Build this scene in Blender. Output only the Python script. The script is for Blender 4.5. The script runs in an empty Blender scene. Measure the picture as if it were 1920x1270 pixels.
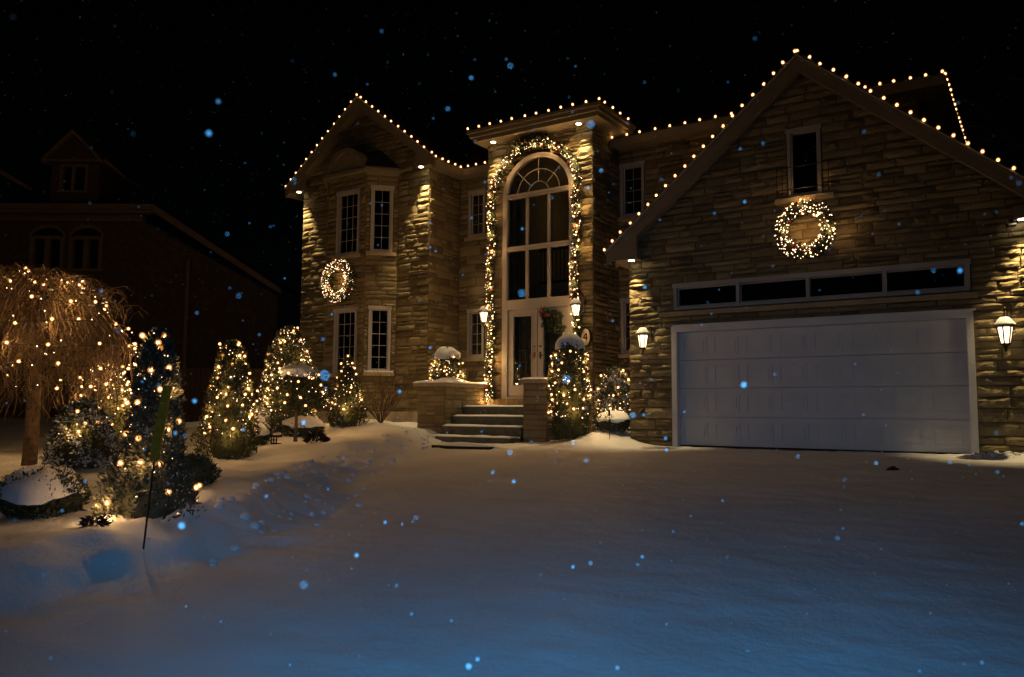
import bpy, math, random
import numpy as np
from mathutils import Vector, Matrix
R_ = math.radians
rnd = random.Random(11)
nr = np.random.RandomState(5)
S = bpy.context.scene
COL = S.collection

# ------------------------------------------------------------------ camera, sky, lights
def cam_axes(yaw, pit, rol):
    f = Vector((-math.sin(yaw)*math.cos(pit), math.cos(yaw)*math.cos(pit), math.sin(pit)))
    r = Vector((math.cos(yaw), math.sin(yaw), 0)); u = r.cross(f)
    c, s = math.cos(rol), math.sin(rol)
    return c*r + s*u, -s*r + c*u, f
cd = bpy.data.cameras.new('camera'); cam = bpy.data.objects.new('camera', cd); COL.objects.link(cam)
r_, u_, f_ = cam_axes(R_(33.4107), R_(5.1404), R_(0.363))
CAMP = Vector((0, 0, 0.64))
cam.matrix_world = Matrix(((r_.x, u_.x, -f_.x, CAMP.x), (r_.y, u_.y, -f_.y, CAMP.y), (r_.z, u_.z, -f_.z, CAMP.z), (0, 0, 0, 1)))
cd.sensor_width = 36; cd.lens = 36*1519.82/1920; cd.clip_start = 0.05; cd.clip_end = 2000
cd.dof.use_dof = True; cd.dof.focus_distance = 16.5; cd.dof.aperture_fstop = 2.6
S.camera = cam
def pix(P):
    v = Vector(P) - CAMP; d = v.dot(f_)
    if d < .1: return (-999, -999, d)
    return (960+1519.82*v.dot(r_)/d, 635-1519.82*v.dot(u_)/d, d)

W = bpy.data.worlds.new('World'); S.world = W; W.use_nodes = True
nt = W.node_tree; bg = nt.nodes['Background']
sky = nt.nodes.new('ShaderNodeTexSky'); sky.sky_type = 'NISHITA'; sky.sun_disc = False
sky.sun_elevation = R_(24); sky.sun_rotation = R_(160)
nt.links.new(sky.outputs[0], bg.inputs[0]); bg.inputs[1].default_value = 0.0001

def lamp(name, kind, loc, energy, color, parent=None, **k):
    l = bpy.data.lights.new(name, kind); l.energy = energy; l.color = color
    for a, b in k.items(): setattr(l, a, b)
    o = bpy.data.objects.new(name, l); COL.objects.link(o); o.location = loc
    if parent: put(o, parent)
    return o
sun = lamp('night_fill_sun', 'SUN', (0, 0, 30), 0.024, (1.0, .72, .52), angle=R_(12))  # added weak fill lamp standing in for night ambient light
sd = Vector((math.sin(R_(160))*math.cos(R_(24)), math.cos(R_(160))*math.cos(R_(24)), math.sin(R_(24))))
sun.rotation_euler = sd.to_track_quat('Z', 'Y').to_euler()
# the photographer's flash, carried on the camera (it is what lights the falling flakes)
flash = lamp('camera_flash', 'SPOT', CAMP+Vector((.05, -.05, .26)), 560, (.08, .45, 1.0), shadow_soft_size=.04, spot_size=R_(88), spot_blend=1.0)
fd = f_*1519.82+r_*60-u_*640
flash.rotation_euler = (-fd).to_track_quat('Z', 'Y').to_euler()

S.view_settings.view_transform = 'Standard'; S.view_settings.look = 'None'
S.view_settings.exposure = 0; S.view_settings.gamma = 1; S.view_settings.use_curve_mapping = False
S.render.engine = 'CYCLES'
cy = S.cycles
cy.use_denoising = True
try: cy.denoiser = 'OPENIMAGEDENOISE'
except Exception: pass
cy.use_light_tree = True; cy.max_bounces = 6; cy.diffuse_bounces = 3; cy.glossy_bounces = 3
cy.transparent_max_bounces = 12; cy.transmission_bounces = 4
cy.caustics_reflective = False; cy.caustics_refractive = False
cy.sample_clamp_indirect = 2.0; cy.sample_clamp_direct = 0

# ------------------------------------------------------------------ materials
def mat(name, color=(.5, .5, .5), rough=.7, metal=0, spec=.3, var=.0, nscale=6, bump=0, bscale=30, island=0, obj=0, emis=None, est=0, col2=None):
    m = bpy.data.materials.new(name); m.use_nodes = True
    n = m.node_tree.nodes; L = m.node_tree.links; b = n['Principled BSDF']
    b.inputs['Roughness'].default_value = rough; b.inputs['Metallic'].default_value = metal
    b.inputs['Specular IOR Level'].default_value = spec
    b.inputs['Base Color'].default_value = (*color, 1)
    geo = n.new('ShaderNodeNewGeometry')
    if var or island or obj or col2:
        no = n.new('ShaderNodeTexNoise'); no.inputs['Scale'].default_value = nscale; no.inputs['Detail'].default_value = 5
        L.new(geo.outputs['Position'], no.inputs['Vector'])
        mx = n.new('ShaderNodeMix'); mx.data_type = 'RGBA'
        c2 = col2 or tuple(c*(1-var) for c in color)
        c1 = color if col2 else tuple(min(1, c*(1+var)) for c in color)
        mx.inputs['A'].default_value = (*c1, 1); mx.inputs['B'].default_value = (*c2, 1)
        mr = n.new('ShaderNodeMapRange'); mr.inputs['From Min'].default_value = .3; mr.inputs['From Max'].default_value = .7
        L.new(no.outputs[0], mr.inputs['Value']); L.new(mr.outputs[0], mx.inputs['Factor'])
        last = mx.outputs['Result']
        for amt, src in ((island, geo.outputs['Random Per Island']), (obj, None)):
            if not amt: continue
            if src is None:
                oi = n.new('ShaderNodeObjectInfo'); src = oi.outputs['Random']
            m2 = n.new('ShaderNodeMapRange'); m2.inputs['To Min'].default_value = 1-amt; m2.inputs['To Max'].default_value = 1+amt
            L.new(src, m2.inputs['Value'])
            vm = n.new('ShaderNodeVectorMath'); vm.operation = 'SCALE'
            L.new(last, vm.inputs[0]); L.new(m2.outputs[0], vm.inputs['Scale']); last = vm.outputs[0]
        L.new(last, b.inputs['Base Color'])
    if bump:
        bn = n.new('ShaderNodeTexNoise'); bn.inputs['Scale'].default_value = bscale; bn.inputs['Detail'].default_value = 8
        bn.inputs['Roughness'].default_value = .65
        L.new(geo.outputs['Position'], bn.inputs['Vector'])
        bp = n.new('ShaderNodeBump'); bp.inputs['Strength'].default_value = 1; bp.inputs['Distance'].default_value = bump
        L.new(bn.outputs[0], bp.inputs['Height']); L.new(bp.outputs[0], b.inputs['Normal'])
    if emis:
        b.inputs['Emission Color'].default_value = (*emis, 1); b.inputs['Emission Strength'].default_value = est
    return m
MT = {}
MT['stone'] = mat('stone', (.27, .215, .115), .85, spec=.2, nscale=1.3, col2=(.195, .15, .08), island=.32, obj=.26, bump=.018, bscale=30)
MT['mortar'] = mat('mortar', (.15, .105, .05), .95, spec=.1, var=.2, bump=.006, bscale=40)
MT['trim_stone'] = mat('trim_stone', (.38, .29, .17), .8, var=.15, nscale=5, bump=.004, bscale=50)
MT['coping'] = mat('coping', (.34, .27, .18), .8, var=.2, nscale=5, bump=.005, bscale=50)
MT['paint'] = mat('white_paint', (.40, .365, .32), .45, var=.05, nscale=3, spec=.4)
MT['soffit'] = mat('tan_soffit_paint', (.225, .185, .12), .6, var=.08, nscale=3)
MT['door'] = mat('garage_door_paint', (.70, .68, .65), .5, var=.05, nscale=2.5, bump=.0007, bscale=120)
MT['shingle'] = mat('dark_shingle', (.035, .028, .025), .9, var=.4, nscale=14, bump=.01, bscale=40)
MT['iron'] = mat('black_iron', (.015, .014, .013), .45, metal=.3)
MT['lantern_metal'] = mat('bronze_metal', (.05, .035, .02), .4, metal=.6)
MT['step'] = mat('step_slate', (.10, .095, .075), .85, var=.25, nscale=8, bump=.006, bscale=40)
MT['brick'] = mat('tan_brick', (.30, .2, .1), .85, var=.2, obj=.2, bump=.004, bscale=60)
MT['dark'] = mat('painted_room_shade', (.012, .011, .012), .9)  # near-black colour standing in for the shade of unlit rooms
MT['curtain'] = mat('interior_drape', (.45, .38, .22), .9, var=.3, nscale=4)
MT['inwall'] = mat('interior_wall', (.6, .48, .28), .8, var=.08)
MT['wood'] = mat('dark_wood', (.05, .025, .012), .6, var=.3, nscale=10)
MT['bark'] = mat('bark', (.11, .075, .047), .9, var=.5, nscale=18, bump=.03, bscale=24)
MT['strand'] = mat('dry_strand', (.16, .11, .065), .8, var=.3, nscale=8, island=.7)
MT['twig'] = mat('bare_twig', (.10, .06, .035), .85, var=.3)
MT['green'] = mat('cedar_green', (.065, .070, .028), .8, var=.4, nscale=7, island=.4)
MT['green_blue'] = mat('spruce_green', (.06, .062, .038), .8, var=.4, nscale=7, island=.4)
MT['garland'] = mat('garland_green', (.04, .052, .02), .75, var=.3, nscale=9, island=.4)
MT['red'] = mat('red_ornament', (.35, .015, .012), .25, spec=.6)
MT['cord'] = mat('light_cord', (.02, .03, .015), .6)
MT['nbrick'] = mat('neighbour_brick', (.105, .07, .045), .9, var=.25, nscale=5, bump=.01, bscale=20)
MT['ntrim'] = mat('neighbour_trim', (.22, .155, .095), .8, var=.1)
MT['marker'] = mat('yellow_green_marker', (.50, .19, .006), .6, var=.2, nscale=20)
MT['plaque'] = mat('cream_plaque', (.72, .60, .42), .5)
MT['brass'] = mat('brass', (.35, .22, .08), .3, metal=1)
MT['soil'] = mat('dead_plant', (.035, .022, .014), .9, var=.3)
MT['mat'] = mat('rubber_mat', (.025, .02, .015), .95)

def snow_mat():
    m = mat('snow', (.80, .80, .82), .65, spec=.25)
    n = m.node_tree.nodes; L = m.node_tree.links; b = n['Principled BSDF']
    geo = n.new('ShaderNodeNewGeometry')
    h = None
    for sc, am in ((90, .35), (22, .5), (5, 1.0)):
        t = n.new('ShaderNodeTexNoise'); t.inputs['Scale'].default_value = sc; t.inputs['Detail'].default_value = 6
        L.new(geo.outputs['Position'], t.inputs['Vector'])
        k = n.new('ShaderNodeMath'); k.operation = 'MULTIPLY'; k.inputs[1].default_value = am
        L.new(t.outputs[0], k.inputs[0])
        if h is None: h = k.outputs[0]
        else:
            a = n.new('ShaderNodeMath'); L.new(h, a.inputs[0]); L.new(k.outputs[0], a.inputs[1]); h = a.outputs[0]
    bp = n.new('ShaderNodeBump'); bp.inputs['Distance'].default_value = .018; bp.inputs['Strength'].default_value = .8
    L.new(h, bp.inputs['Height']); L.new(bp.outputs[0], b.inputs['Normal'])
    # icy grains: rare smoother flecks that glint
    v = n.new('ShaderNodeTexVoronoi'); v.inputs['Scale'].default_value = 140; L.new(geo.outputs['Position'], v.inputs['Vector'])
    lt = n.new('ShaderNodeMath'); lt.operation = 'LESS_THAN'; lt.inputs[1].default_value = .12; L.new(v.outputs['Distance'], lt.inputs[0])
    mr = n.new('ShaderNodeMapRange'); mr.inputs['To Min'].default_value = .65; mr.inputs['To Max'].default_value = .18
    L.new(lt.outputs[0], mr.inputs['Value']); L.new(mr.outputs[0], b.inputs['Roughness'])
    # faint tint variation
    t = n.new('ShaderNodeTexNoise'); t.inputs['Scale'].default_value = .7; t.inputs['Detail'].default_value = 6; L.new(geo.outputs['Position'], t.inputs['Vector'])
    r2 = n.new('ShaderNodeMapRange'); r2.inputs['From Min'].default_value = .3; r2.inputs['From Max'].default_value = .7
    r2.inputs['To Min'].default_value = .70; r2.inputs['To Max'].default_value = .84; L.new(t.outputs[0], r2.inputs['Value'])
    cb = n.new('ShaderNodeCombineColor'); L.new(r2.outputs[0], cb.inputs[0]); L.new(r2.outputs[0], cb.inputs[1]); L.new(r2.outputs[0], cb.inputs[2])
    L.new(cb.outputs[0], b.inputs['Base Color'])
    return m
MT['snow'] = snow_mat()

def glass_mat(name='window_glass', refl=.10):
    m = bpy.data.materials.new(name); m.use_nodes = True
    n = m.node_tree.nodes; L = m.node_tree.links; n.clear()
    o = n.new('ShaderNodeOutputMaterial'); mx = n.new('ShaderNodeMixShader'); t = n.new('ShaderNodeBsdfTransparent')
    t.inputs[0].default_value = (.75, .76, .74, 1)
    g = n.new('ShaderNodeBsdfGlossy'); g.inputs['Roughness'].default_value = .02; g.inputs[0].default_value = (.9, .92, .95, 1)
    fr = n.new('ShaderNodeFresnel'); fr.inputs[0].default_value = 1.6
    ad = n.new('ShaderNodeMath'); ad.inputs[1].default_value = refl*.5; L.new(fr.outputs[0], ad.inputs[0])
    L.new(ad.outputs[0], mx.inputs[0]); L.new(t.outputs[0], mx.inputs[1]); L.new(g.outputs[0], mx.inputs[2]); L.new(mx.outputs[0], o.inputs[0])
    return m
MT['glass'] = glass_mat()
def emit(name, c, s, sampling=True):
    m = bpy.data.materials.new(name); m.use_nodes = True
    n = m.node_tree.nodes; L = m.node_tree.links; n.clear()
    o = n.new('ShaderNodeOutputMaterial'); e = n.new('ShaderNodeEmission'); e.inputs[0].default_value = (*c, 1); e.inputs[1].default_value = s
    L.new(e.outputs[0], o.inputs[0])
    if not sampling: m.cycles.emission_sampling = 'NONE'
    return m
def shell(name, c, s, a):
    m = bpy.data.materials.new(name); m.use_nodes = True
    n = m.node_tree.nodes; L = m.node_tree.links; n.clear()
    o = n.new('ShaderNodeOutputMaterial'); e = n.new('ShaderNodeEmission'); e.inputs[0].default_value = (*c, 1); e.inputs[1].default_value = s
    t = n.new('ShaderNodeBsdfTransparent'); mx = n.new('ShaderNodeMixShader'); mx.inputs[0].default_value = a
    L.new(t.outputs[0], mx.inputs[1]); L.new(e.outputs[0], mx.inputs[2]); L.new(mx.outputs[0], o.inputs[0])
    m.cycles.emission_sampling = 'NONE'
    return m
WARM = (1, .545, .20)
MT['bulb'] = emit('bulb_filament', WARM, 30)
MT['roof_bulb'] = emit('roof_bulb_filament', WARM, 26)
MT['bulb_shell'] = shell('bulb_halo_glass', (1, .36, .07), 1.3, .5)  # orange halo round each bulb put into its glass as emission
MT['mini'] = emit('mini_light', (1, .64, .38), 6.5)
MT['downlight'] = emit('downlight_lens', (1, .85, .55), 25, False)
MT['lantern_glass'] = emit('lantern_glass', (1, .74, .42), 4.5)
MT['flake'] = mat('snowflake', (.9, .92, .95), .6)

# ------------------------------------------------------------------ object helpers
def wmat(o):
    m = o.matrix_basis.copy()
    return wmat(o.parent) @ o.matrix_parent_inverse @ m if o.parent else m
def put(o, parent):
    inv = wmat(parent).inverted(); o.parent = parent; o.matrix_parent_inverse = inv
def tag(o, label=None, cat=None, group=None, kind=None):
    if label: o['label'] = label
    if cat: o['category'] = cat
    if group: o['group'] = group
    if kind: o['kind'] = kind
    return o
def empty(name, loc, label=None, cat=None, group=None, kind=None):
    o = bpy.data.objects.new(name, None); COL.objects.link(o); o.location = loc; o.empty_display_size = .2
    return tag(o, label, cat, group, kind)
def linkmesh(name, me, parent=None, M=None):
    o = bpy.data.objects.new(name, me); COL.objects.link(o)
    if M is not None: o.matrix_basis = M
    if parent: put(o, parent)
    return o
class MB:
    def __init__(s): s.v = []; s.f = []; s.m = []; s.cm = 0
    def add(s, vs, fs):
        k = len(s.v); s.v += [tuple(p) for p in vs]; s.f += [tuple(i+k for i in f) for f in fs]; s.m += [s.cm]*len(fs)
    def box(s, x0, x1, y0, y1, z0, z1):
        s.hexa([(x0, y0, z0), (x1, y0, z0), (x1, y1, z0), (x0, y1, z0), (x0, y0, z1), (x1, y0, z1), (x1, y1, z1), (x0, y1, z1)])
    def hexa(s, p):
        s.add(p, [(0, 3, 2, 1), (4, 5, 6, 7), (0, 1, 5, 4), (1, 2, 6, 5), (2, 3, 7, 6), (3, 0, 4, 7)])
    def slab(s, pts, off):     # polygon extruded by vector off
        n = len(pts); a = [Vector(p) for p in pts]; b = [p+Vector(off) for p in a]
        s.add(a+b, [tuple(range(n))[::-1], tuple(range(n, 2*n))]+[(i, (i+1) % n, (i+1) % n+n, i+n) for i in range(n)])
    def tube(s, pts, r, n=5, r2=None):
        pts = [Vector(p) for p in pts]; k = len(pts); vs = []; fs = []
        for i, p in enumerate(pts):
            t = (pts[min(i+1, k-1)]-pts[max(i-1, 0)]).normalized() if k > 1 else Vector((0, 0, 1))
            a = t.cross(Vector((0, 0, 1)) if abs(t.z) < .9 else Vector((1, 0, 0))).normalized(); b = t.cross(a)
            rr = r if r2 is None else r+(r2-r)*i/(k-1)
            vs += [p+a*(rr*math.cos(2*math.pi*j/n))+b*(rr*math.sin(2*math.pi*j/n)) for j in range(n)]
        for i in range(k-1):
            for j in range(n):
                fs.append((i*n+j, i*n+(j+1) % n, (i+1)*n+(j+1) % n, (i+1)*n+j))
        fs += [tuple(range(n))[::-1], tuple(range((k-1)*n, k*n))]
        s.add(vs, fs)
    def ball(s, c, r, seg=6, rings=4, sz=1):
        vs = [(c[0], c[1], c[2]+r*sz)]; fs = []
        for i in range(1, rings):
            t = math.pi*i/rings
            vs += [(c[0]+r*math.sin(t)*math.cos(2*math.pi*j/seg), c[1]+r*math.sin(t)*math.sin(2*math.pi*j/seg), c[2]+r*sz*math.cos(t)) for j in range(seg)]
        vs.append((c[0], c[1], c[2]-r*sz)); e = len(vs)-1
        for j in range(seg): fs.append((0, 1+j, 1+(j+1) % seg)); fs.append((e, 1+(rings-2)*seg+(j+1) % seg, 1+(rings-2)*seg+j))
        for i in range(rings-2):
            for j in range(seg):
                a = 1+i*seg; fs.append((a+j, a+seg+j, a+seg+(j+1) % seg, a+(j+1) % seg))
        s.add(vs, fs)
    def lathe(s, c, prof, n=10):
        vs = []; fs = []
        for r, z in prof: vs += [(c[0]+r*math.cos(2*math.pi*j/n), c[1]+r*math.sin(2*math.pi*j/n), c[2]+z) for j in range(n)]
        for i in range(len(prof)-1):
            for j in range(n): fs.append((i*n+j, i*n+(j+1) % n, (i+1)*n+(j+1) % n, (i+1)*n+j))
        fs += [tuple(range(n))[::-1], tuple(range((len(prof)-1)*n, len(prof)*n))]
        s.add(vs, fs)
    def mesh(s, name, mats, smooth=False):
        me = bpy.data.meshes.new(name); me.from_pydata(s.v, [], s.f)
        for m in (mats if isinstance(mats, (list, tuple)) else [mats]): me.materials.append(MT[m])
        me.polygons.foreach_set('material_index', s.m)
        if smooth: me.polygons.foreach_set('use_smooth', [True]*len(s.f))
        me.update(); return me
    def build(s, name, mats, parent=None, smooth=False):
        return linkmesh(name, s.mesh(name, mats, smooth), parent)
def npmesh(name, V, F, material, smooth=False):   # V (n,3) F (m,k)
    me = bpy.data.meshes.new(name); k = F.shape[1]
    me.vertices.add(len(V)); me.vertices.foreach_set('co', V.astype(np.float32).ravel())
    me.loops.add(F.size); me.loops.foreach_set('vertex_index', F.astype(np.int32).ravel())
    me.polygons.add(len(F)); me.polygons.foreach_set('loop_start', np.arange(0, F.size, k, dtype=np.int32))
    if smooth: me.polygons.foreach_set('use_smooth', np.ones(len(F), bool))
    me.materials.append(MT[material]); me.update(calc_edges=True); me.validate(); return me
def vnoise(x, y, seed=0):
    xi = np.floor(x).astype(int); yi = np.floor(y).astype(int); fx = x-xi; fy = y-yi
    fx = fx*fx*(3-2*fx); fy = fy*fy*(3-2*fy)
    def h(a, b):
        v = np.sin(a*127.1+b*311.7+seed*74.7)*43758.5453; return v-np.floor(v)
    return (h(xi, yi)*(1-fx)+h(xi+1, yi)*fx)*(1-fy)+(h(xi, yi+1)*(1-fx)+h(xi+1, yi+1)*fx)*fy-.5
def sstep(a, b, x):
    t = np.clip((x-a)/(b-a), 0, 1); return t*t*(3-2*t)

# ------------------------------------------------------------------ ground
EDGE = np.array([(-6.5, -6), (-6.4, 3), (-6.4, 4.3), (-6.75, 5.8), (-7.6, 7.0), (-8.9, 8.4), (-9.9, 10.2), (-10.6, 12.2), (-11.3, 13.9), (-12.0, 18)])
def edge_dist(x, y):        # + on the lawn side (left)
    best = np.full(x.shape, 1e9); sg = np.ones(x.shape)
    for a, b in zip(EDGE[:-1], EDGE[1:]):
        d = b-a; t = np.clip(((x-a[0])*d[0]+(y-a[1])*d[1])/(d@d), 0, 1)
        dx = x-(a[0]+t*d[0]); dy = y-(a[1]+t*d[1]); q = np.hypot(dx, dy)
        cr = d[0]*(y-a[1])-d[1]*(x-a[0]); m = q < best
        best = np.where(m, q, best); sg = np.where(m, np.sign(cr), sg)
    return best*sg
def bump(x, y, cx, cy, sx, sy, h): return h*np.exp(-((x-cx)/sx)**2-((y-cy)/sy)**2)
DIMPLES = []
_r = random.Random(3)
for i in range(60):
    t = _r.random(); k = _r.choice(range(1, 7)); a, b = EDGE[k], EDGE[k+1]
    p = a+(b-a)*t; DIMPLES.append((p[0]-_r.uniform(-.75, 1.0), p[1]+_r.uniform(-.5, .5), _r.uniform(.07, .18), _r.uniform(-.07, .05)))
def ground(x, y, fine=True):
    x = np.asarray(x, float); y = np.asarray(y, float)
    drv = np.interp(y, [-400, -3, 0, 13.5, 14.6, 400], [-1.4, -1.15, -.95, -.02, 0, 0])
    lawn = np.interp(y, [-400, -3, 3, 6, 9, 11, 12.7, 14, 20, 400], [-1.1, -.60, -.36, -.24, -.17, 0.0, .2, .27, .4, .4])
    d = edge_dist(x, y)
    wob = .25*vnoise(x*1.4, y*1.4, 3)+.1*vnoise(x*4, y*4, 4)
    s = sstep(-.45, .35, d+wob)
    z = drv*(1-s)+lawn*s
    z += bump(x, y, -13.6, 14.0, .9, .9, .17)+bump(x, y, -12.7, 13.3, .8, .6, .08)
    z += bump(x, y, -7.35, 14.9, .62, 1.0, .30)+bump(x, y, -8.3, 14.6, .7, .8, .05)
    z += bump(x, y, -.45, 14.35, 1.0, .22, .07)
    z += s*(.10*vnoise(x*.9, y*.9, 7)+.05*vnoise(x*2.2, y*2.2, 8))
    near = np.exp(-(d/.8)**2)*sstep(1.5, 4, y)*sstep(14, 11, y)
    z += near*(.11*vnoise(x*3.1, y*3.1, 9)+.07*vnoise(x*6.5, y*6.5, 10))
    for cx, cy, r, h in DIMPLES: z += h*np.exp(-((x-cx)**2+(y-cy)**2)/r**2)
    z += (1-s)*(.018*vnoise(x*.8, y*1.6, 12)+.008*vnoise(x*3, y*5, 13))
    if fine:
        z += .010*vnoise(x*9, y*9, 14)+.012*vnoise(x*2.5+y, y*6, 19)*(1-s)
        z += sstep(13.9, 14.3, y)*sstep(-1.1, -.8, x)*.03*vnoise(x*9, y*9, 17)
    # far away the street and gardens lie level
    return z
def gz(x, y): return float(ground(np.array([x]), np.array([y]), False)[0])
def axis(lo, hi, step, far):
    a = list(np.arange(lo, hi, step)); g = step; l = [lo]; h = [a[-1]]
    while h[-1] < far: g *= 1.35; h.append(h[-1]+g)
    g = step
    while l[-1] > -far: g *= 1.35; l.append(l[-1]-g)
    return np.array(l[1:][::-1]+a+h[1:])
gx = axis(-20, 2.5, .07, 400); gy = axis(-.5, 16.5, .07, 400)
GX, GY = np.meshgrid(gx, gy); GZ = ground(GX, GY)
V = np.stack([GX.ravel(), GY.ravel(), GZ.ravel()], 1)
ny, nx = GX.shape; idx = np.arange(nx*ny).reshape(ny, nx)
F = np.stack([idx[:-1, :-1].ravel(), idx[:-1, 1:].ravel(), idx[1:, 1:].ravel(), idx[1:, :-1].ravel()], 1)
g = linkmesh('snowy_ground', npmesh('snowy_ground', V, F, 'snow', True)); tag(g, 'snow covered driveway and front lawn', kind='structure')

# ------------------------------------------------------------------ stone facades
def stone_template(seed):
    r = random.Random(seed); nu, nv = 5, 3; vs = []; fs = []
    b = {}
    for j in range(nv+1):
        for i in range(nu+1):
            u = i/nu; v = j/nv; ed = i in (0, nu) or j in (0, nv)
            w = .18+.22*r.random() if ed else .55+.42*r.random()
            uu = u+(0 if i in (0, nu) else r.uniform(-.06, .06)); vv = v+(0 if j in (0, nv) else r.uniform(-.06, .06))
            if i == 0: uu += r.uniform(0, .012)
            if i == nu: uu -= r.uniform(0, .012)
            if j == 0: vv += r.uniform(0, .06)
            if j == nv: vv -= r.uniform(0, .06)
            b[i, j] = len(vs); vs.append((uu, -w, vv))
    for j in range(nv):
        for i in range(nu): fs.append((b[i, j], b[i+1, j], b[i+1, j+1], b[i, j+1]))
    ring = [(i, 0) for i in range(nu)]+[(nu, j) for j in range(nv)]+[(i, nv) for i in range(nu, 0, -1)]+[(0, j) for j in range(nv, 0, -1)]
    k = len(vs); n = len(ring)
    for (i, j) in ring: x, y, z = vs[b[i, j]]; vs.append((x, .12, z))
    for a in range(n):
        c = (a+1) % n; fs.append((b[ring[a]], k+a, k+c, b[ring[c]]))
    return vs, fs
TPL = [stone_template(100+i) for i in range(20)]
TPM = []
for vs, fs in TPL:
    q = MB(); q.add(vs, fs); TPM.append(q.mesh('stone', 'stone'))
class Facade:
    """A stone wall in its own frame: O origin (x,y), d along the wall (unit), outward normal is d turned clockwise."""
    def __init__(s, O, d, owner):
        s.O = Vector((O[0], O[1], 0)); s.d = Vector((d[0], d[1], 0)).normalized(); s.n = Vector((s.d.y, -s.d.x, 0)); s.owner = owner
        s.M = Matrix(((s.d.x, -s.n.x, 0, s.O.x), (s.d.y, -s.n.y, 0, s.O.y), (0, 0, 1, 0), (0, 0, 0, 1)))
    def P(s, u, v, w=0): return s.O+s.d*u+s.n*w+Vector((0, 0, v))
    def box(s, mb, u0, u1, v0, v1, w0, w1):
        mb.hexa([s.P(u0, v0, w1), s.P(u1, v0, w1), s.P(u1, v0, w0), s.P(u0, v0, w0), s.P(u0, v1, w1), s.P(u1, v1, w1), s.P(u1, v1, w0), s.P(u0, v1, w0)])
    def wall(s, u0, u1, v0, v1, openings, stones, mort, span=None, thick=.25, lo=.12, hi=.22, arch=None, rs=None, wl=(.22, .70)):
        rs = rs or rnd
        fixed = sorted({v0, v1}|{b for o in openings for b in o[2:4] if v0 < b < v1})
        bands = []
        for a, b in zip(fixed[:-1], fixed[1:]):
            if span and a >= 3.7: n = max(1, math.ceil((b-a)/.16)); w = [rs.uniform(.85, 1.15) for _ in range(n)]
            else: n = max(1, round((b-a)/rs.uniform(lo, hi))); w = [rs.uniform(.6, 1.4) for _ in range(n)]
            t = sum(w); z = a
            for k in w: bands.append((z, z+(b-a)*k/t)); z += (b-a)*k/t
        for a, b in bands:
            m = (a+b)/2
            L, Rr = span(a) if span else (u0, u1)
            if Rr-L < .05: continue
            iv = [(L, Rr)]
            cuts = [(o[0], o[1]) for o in openings if o[2] < m < o[3]]
            if arch:
                cu, cv, cr = arch
                q = min(abs(a-cv), abs(b-cv)) if not (a < cv < b) else 0
                if b > cv and q < cr: h = math.sqrt(cr*cr-q*q); cuts.append((cu-h, cu+h))
            for c0, c1 in cuts:
                nw = []
                for p, q in iv:
                    if c1 <= p or c0 >= q: nw.append((p, q)); continue
                    if c0 > p: nw.append((p, c0))
                    if c1 < q: nw.append((c1, q))
                iv = nw
            for p, q in iv:
                s.box(mort, p, q, a, b, -thick, 0)
                u = p
                while u < q-.02:
                    w = rs.uniform(*wl)*(1 if b-a > .12 else 1.3)
                    if q-(u+w) < .22: w = q-u
                    if b-a > .17 and rs.random() < .5:
                        c = a+(b-a)*rs.uniform(.38, .62); parts = [(a, c), (c, b)]
                        if w > .55 and rs.random() < .5: k = rs.uniform(.35, .65)*w; cells = [(u, k, a, c), (u+k, w-k, a, c), (u, w, c, b)]
                        else: cells = [(u, w, a, c), (u, w, c, b)]
                    else: cells = [(u, w, a, b)]
                    for cu_, cw, ca, cb in cells:
                        g = .006; stones.append((s, cu_+g, cw-2*g, ca+g*.8, cb-ca-1.6*g, rs.uniform(.025, .075), rs.randrange(len(TPL))))
                    u += w
def stone_matrix(st):
    f, u, w, v, h, t, k = st
    return f.M @ Matrix.Translation((u, 0, v)) @ Matrix.Diagonal((w, t, h, 1))
def lay_stones(stones, owner, limit=300):
    sc = []
    for i, st in enumerate(stones):
        f, u, w, v, h, t, k = st; P = f.P(u+w/2, v+h/2); x, y, d = pix(P)
        a = w*h/(d*d)*max(.05, -(P-CAMP).normalized().dot(f.n)) if (0 < x < 1920 and 0 < y < 1270) else 0
        sc.append((-a, i))
    sc.sort(); top = {i for a, i in sc[:limit] if a < 0}
    mb = MB()
    for i, st in enumerate(stones):
        M = stone_matrix(st)
        if i in top: linkmesh('stone', TPM[st[6]], owner, M)
        else:
            vs, fs = TPL[st[6]]; mb.add([M @ Vector(p) for p in vs], fs)
    if mb.v: tag(mb.build('small_stones', 'stone', owner), kind='stuff')

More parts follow.
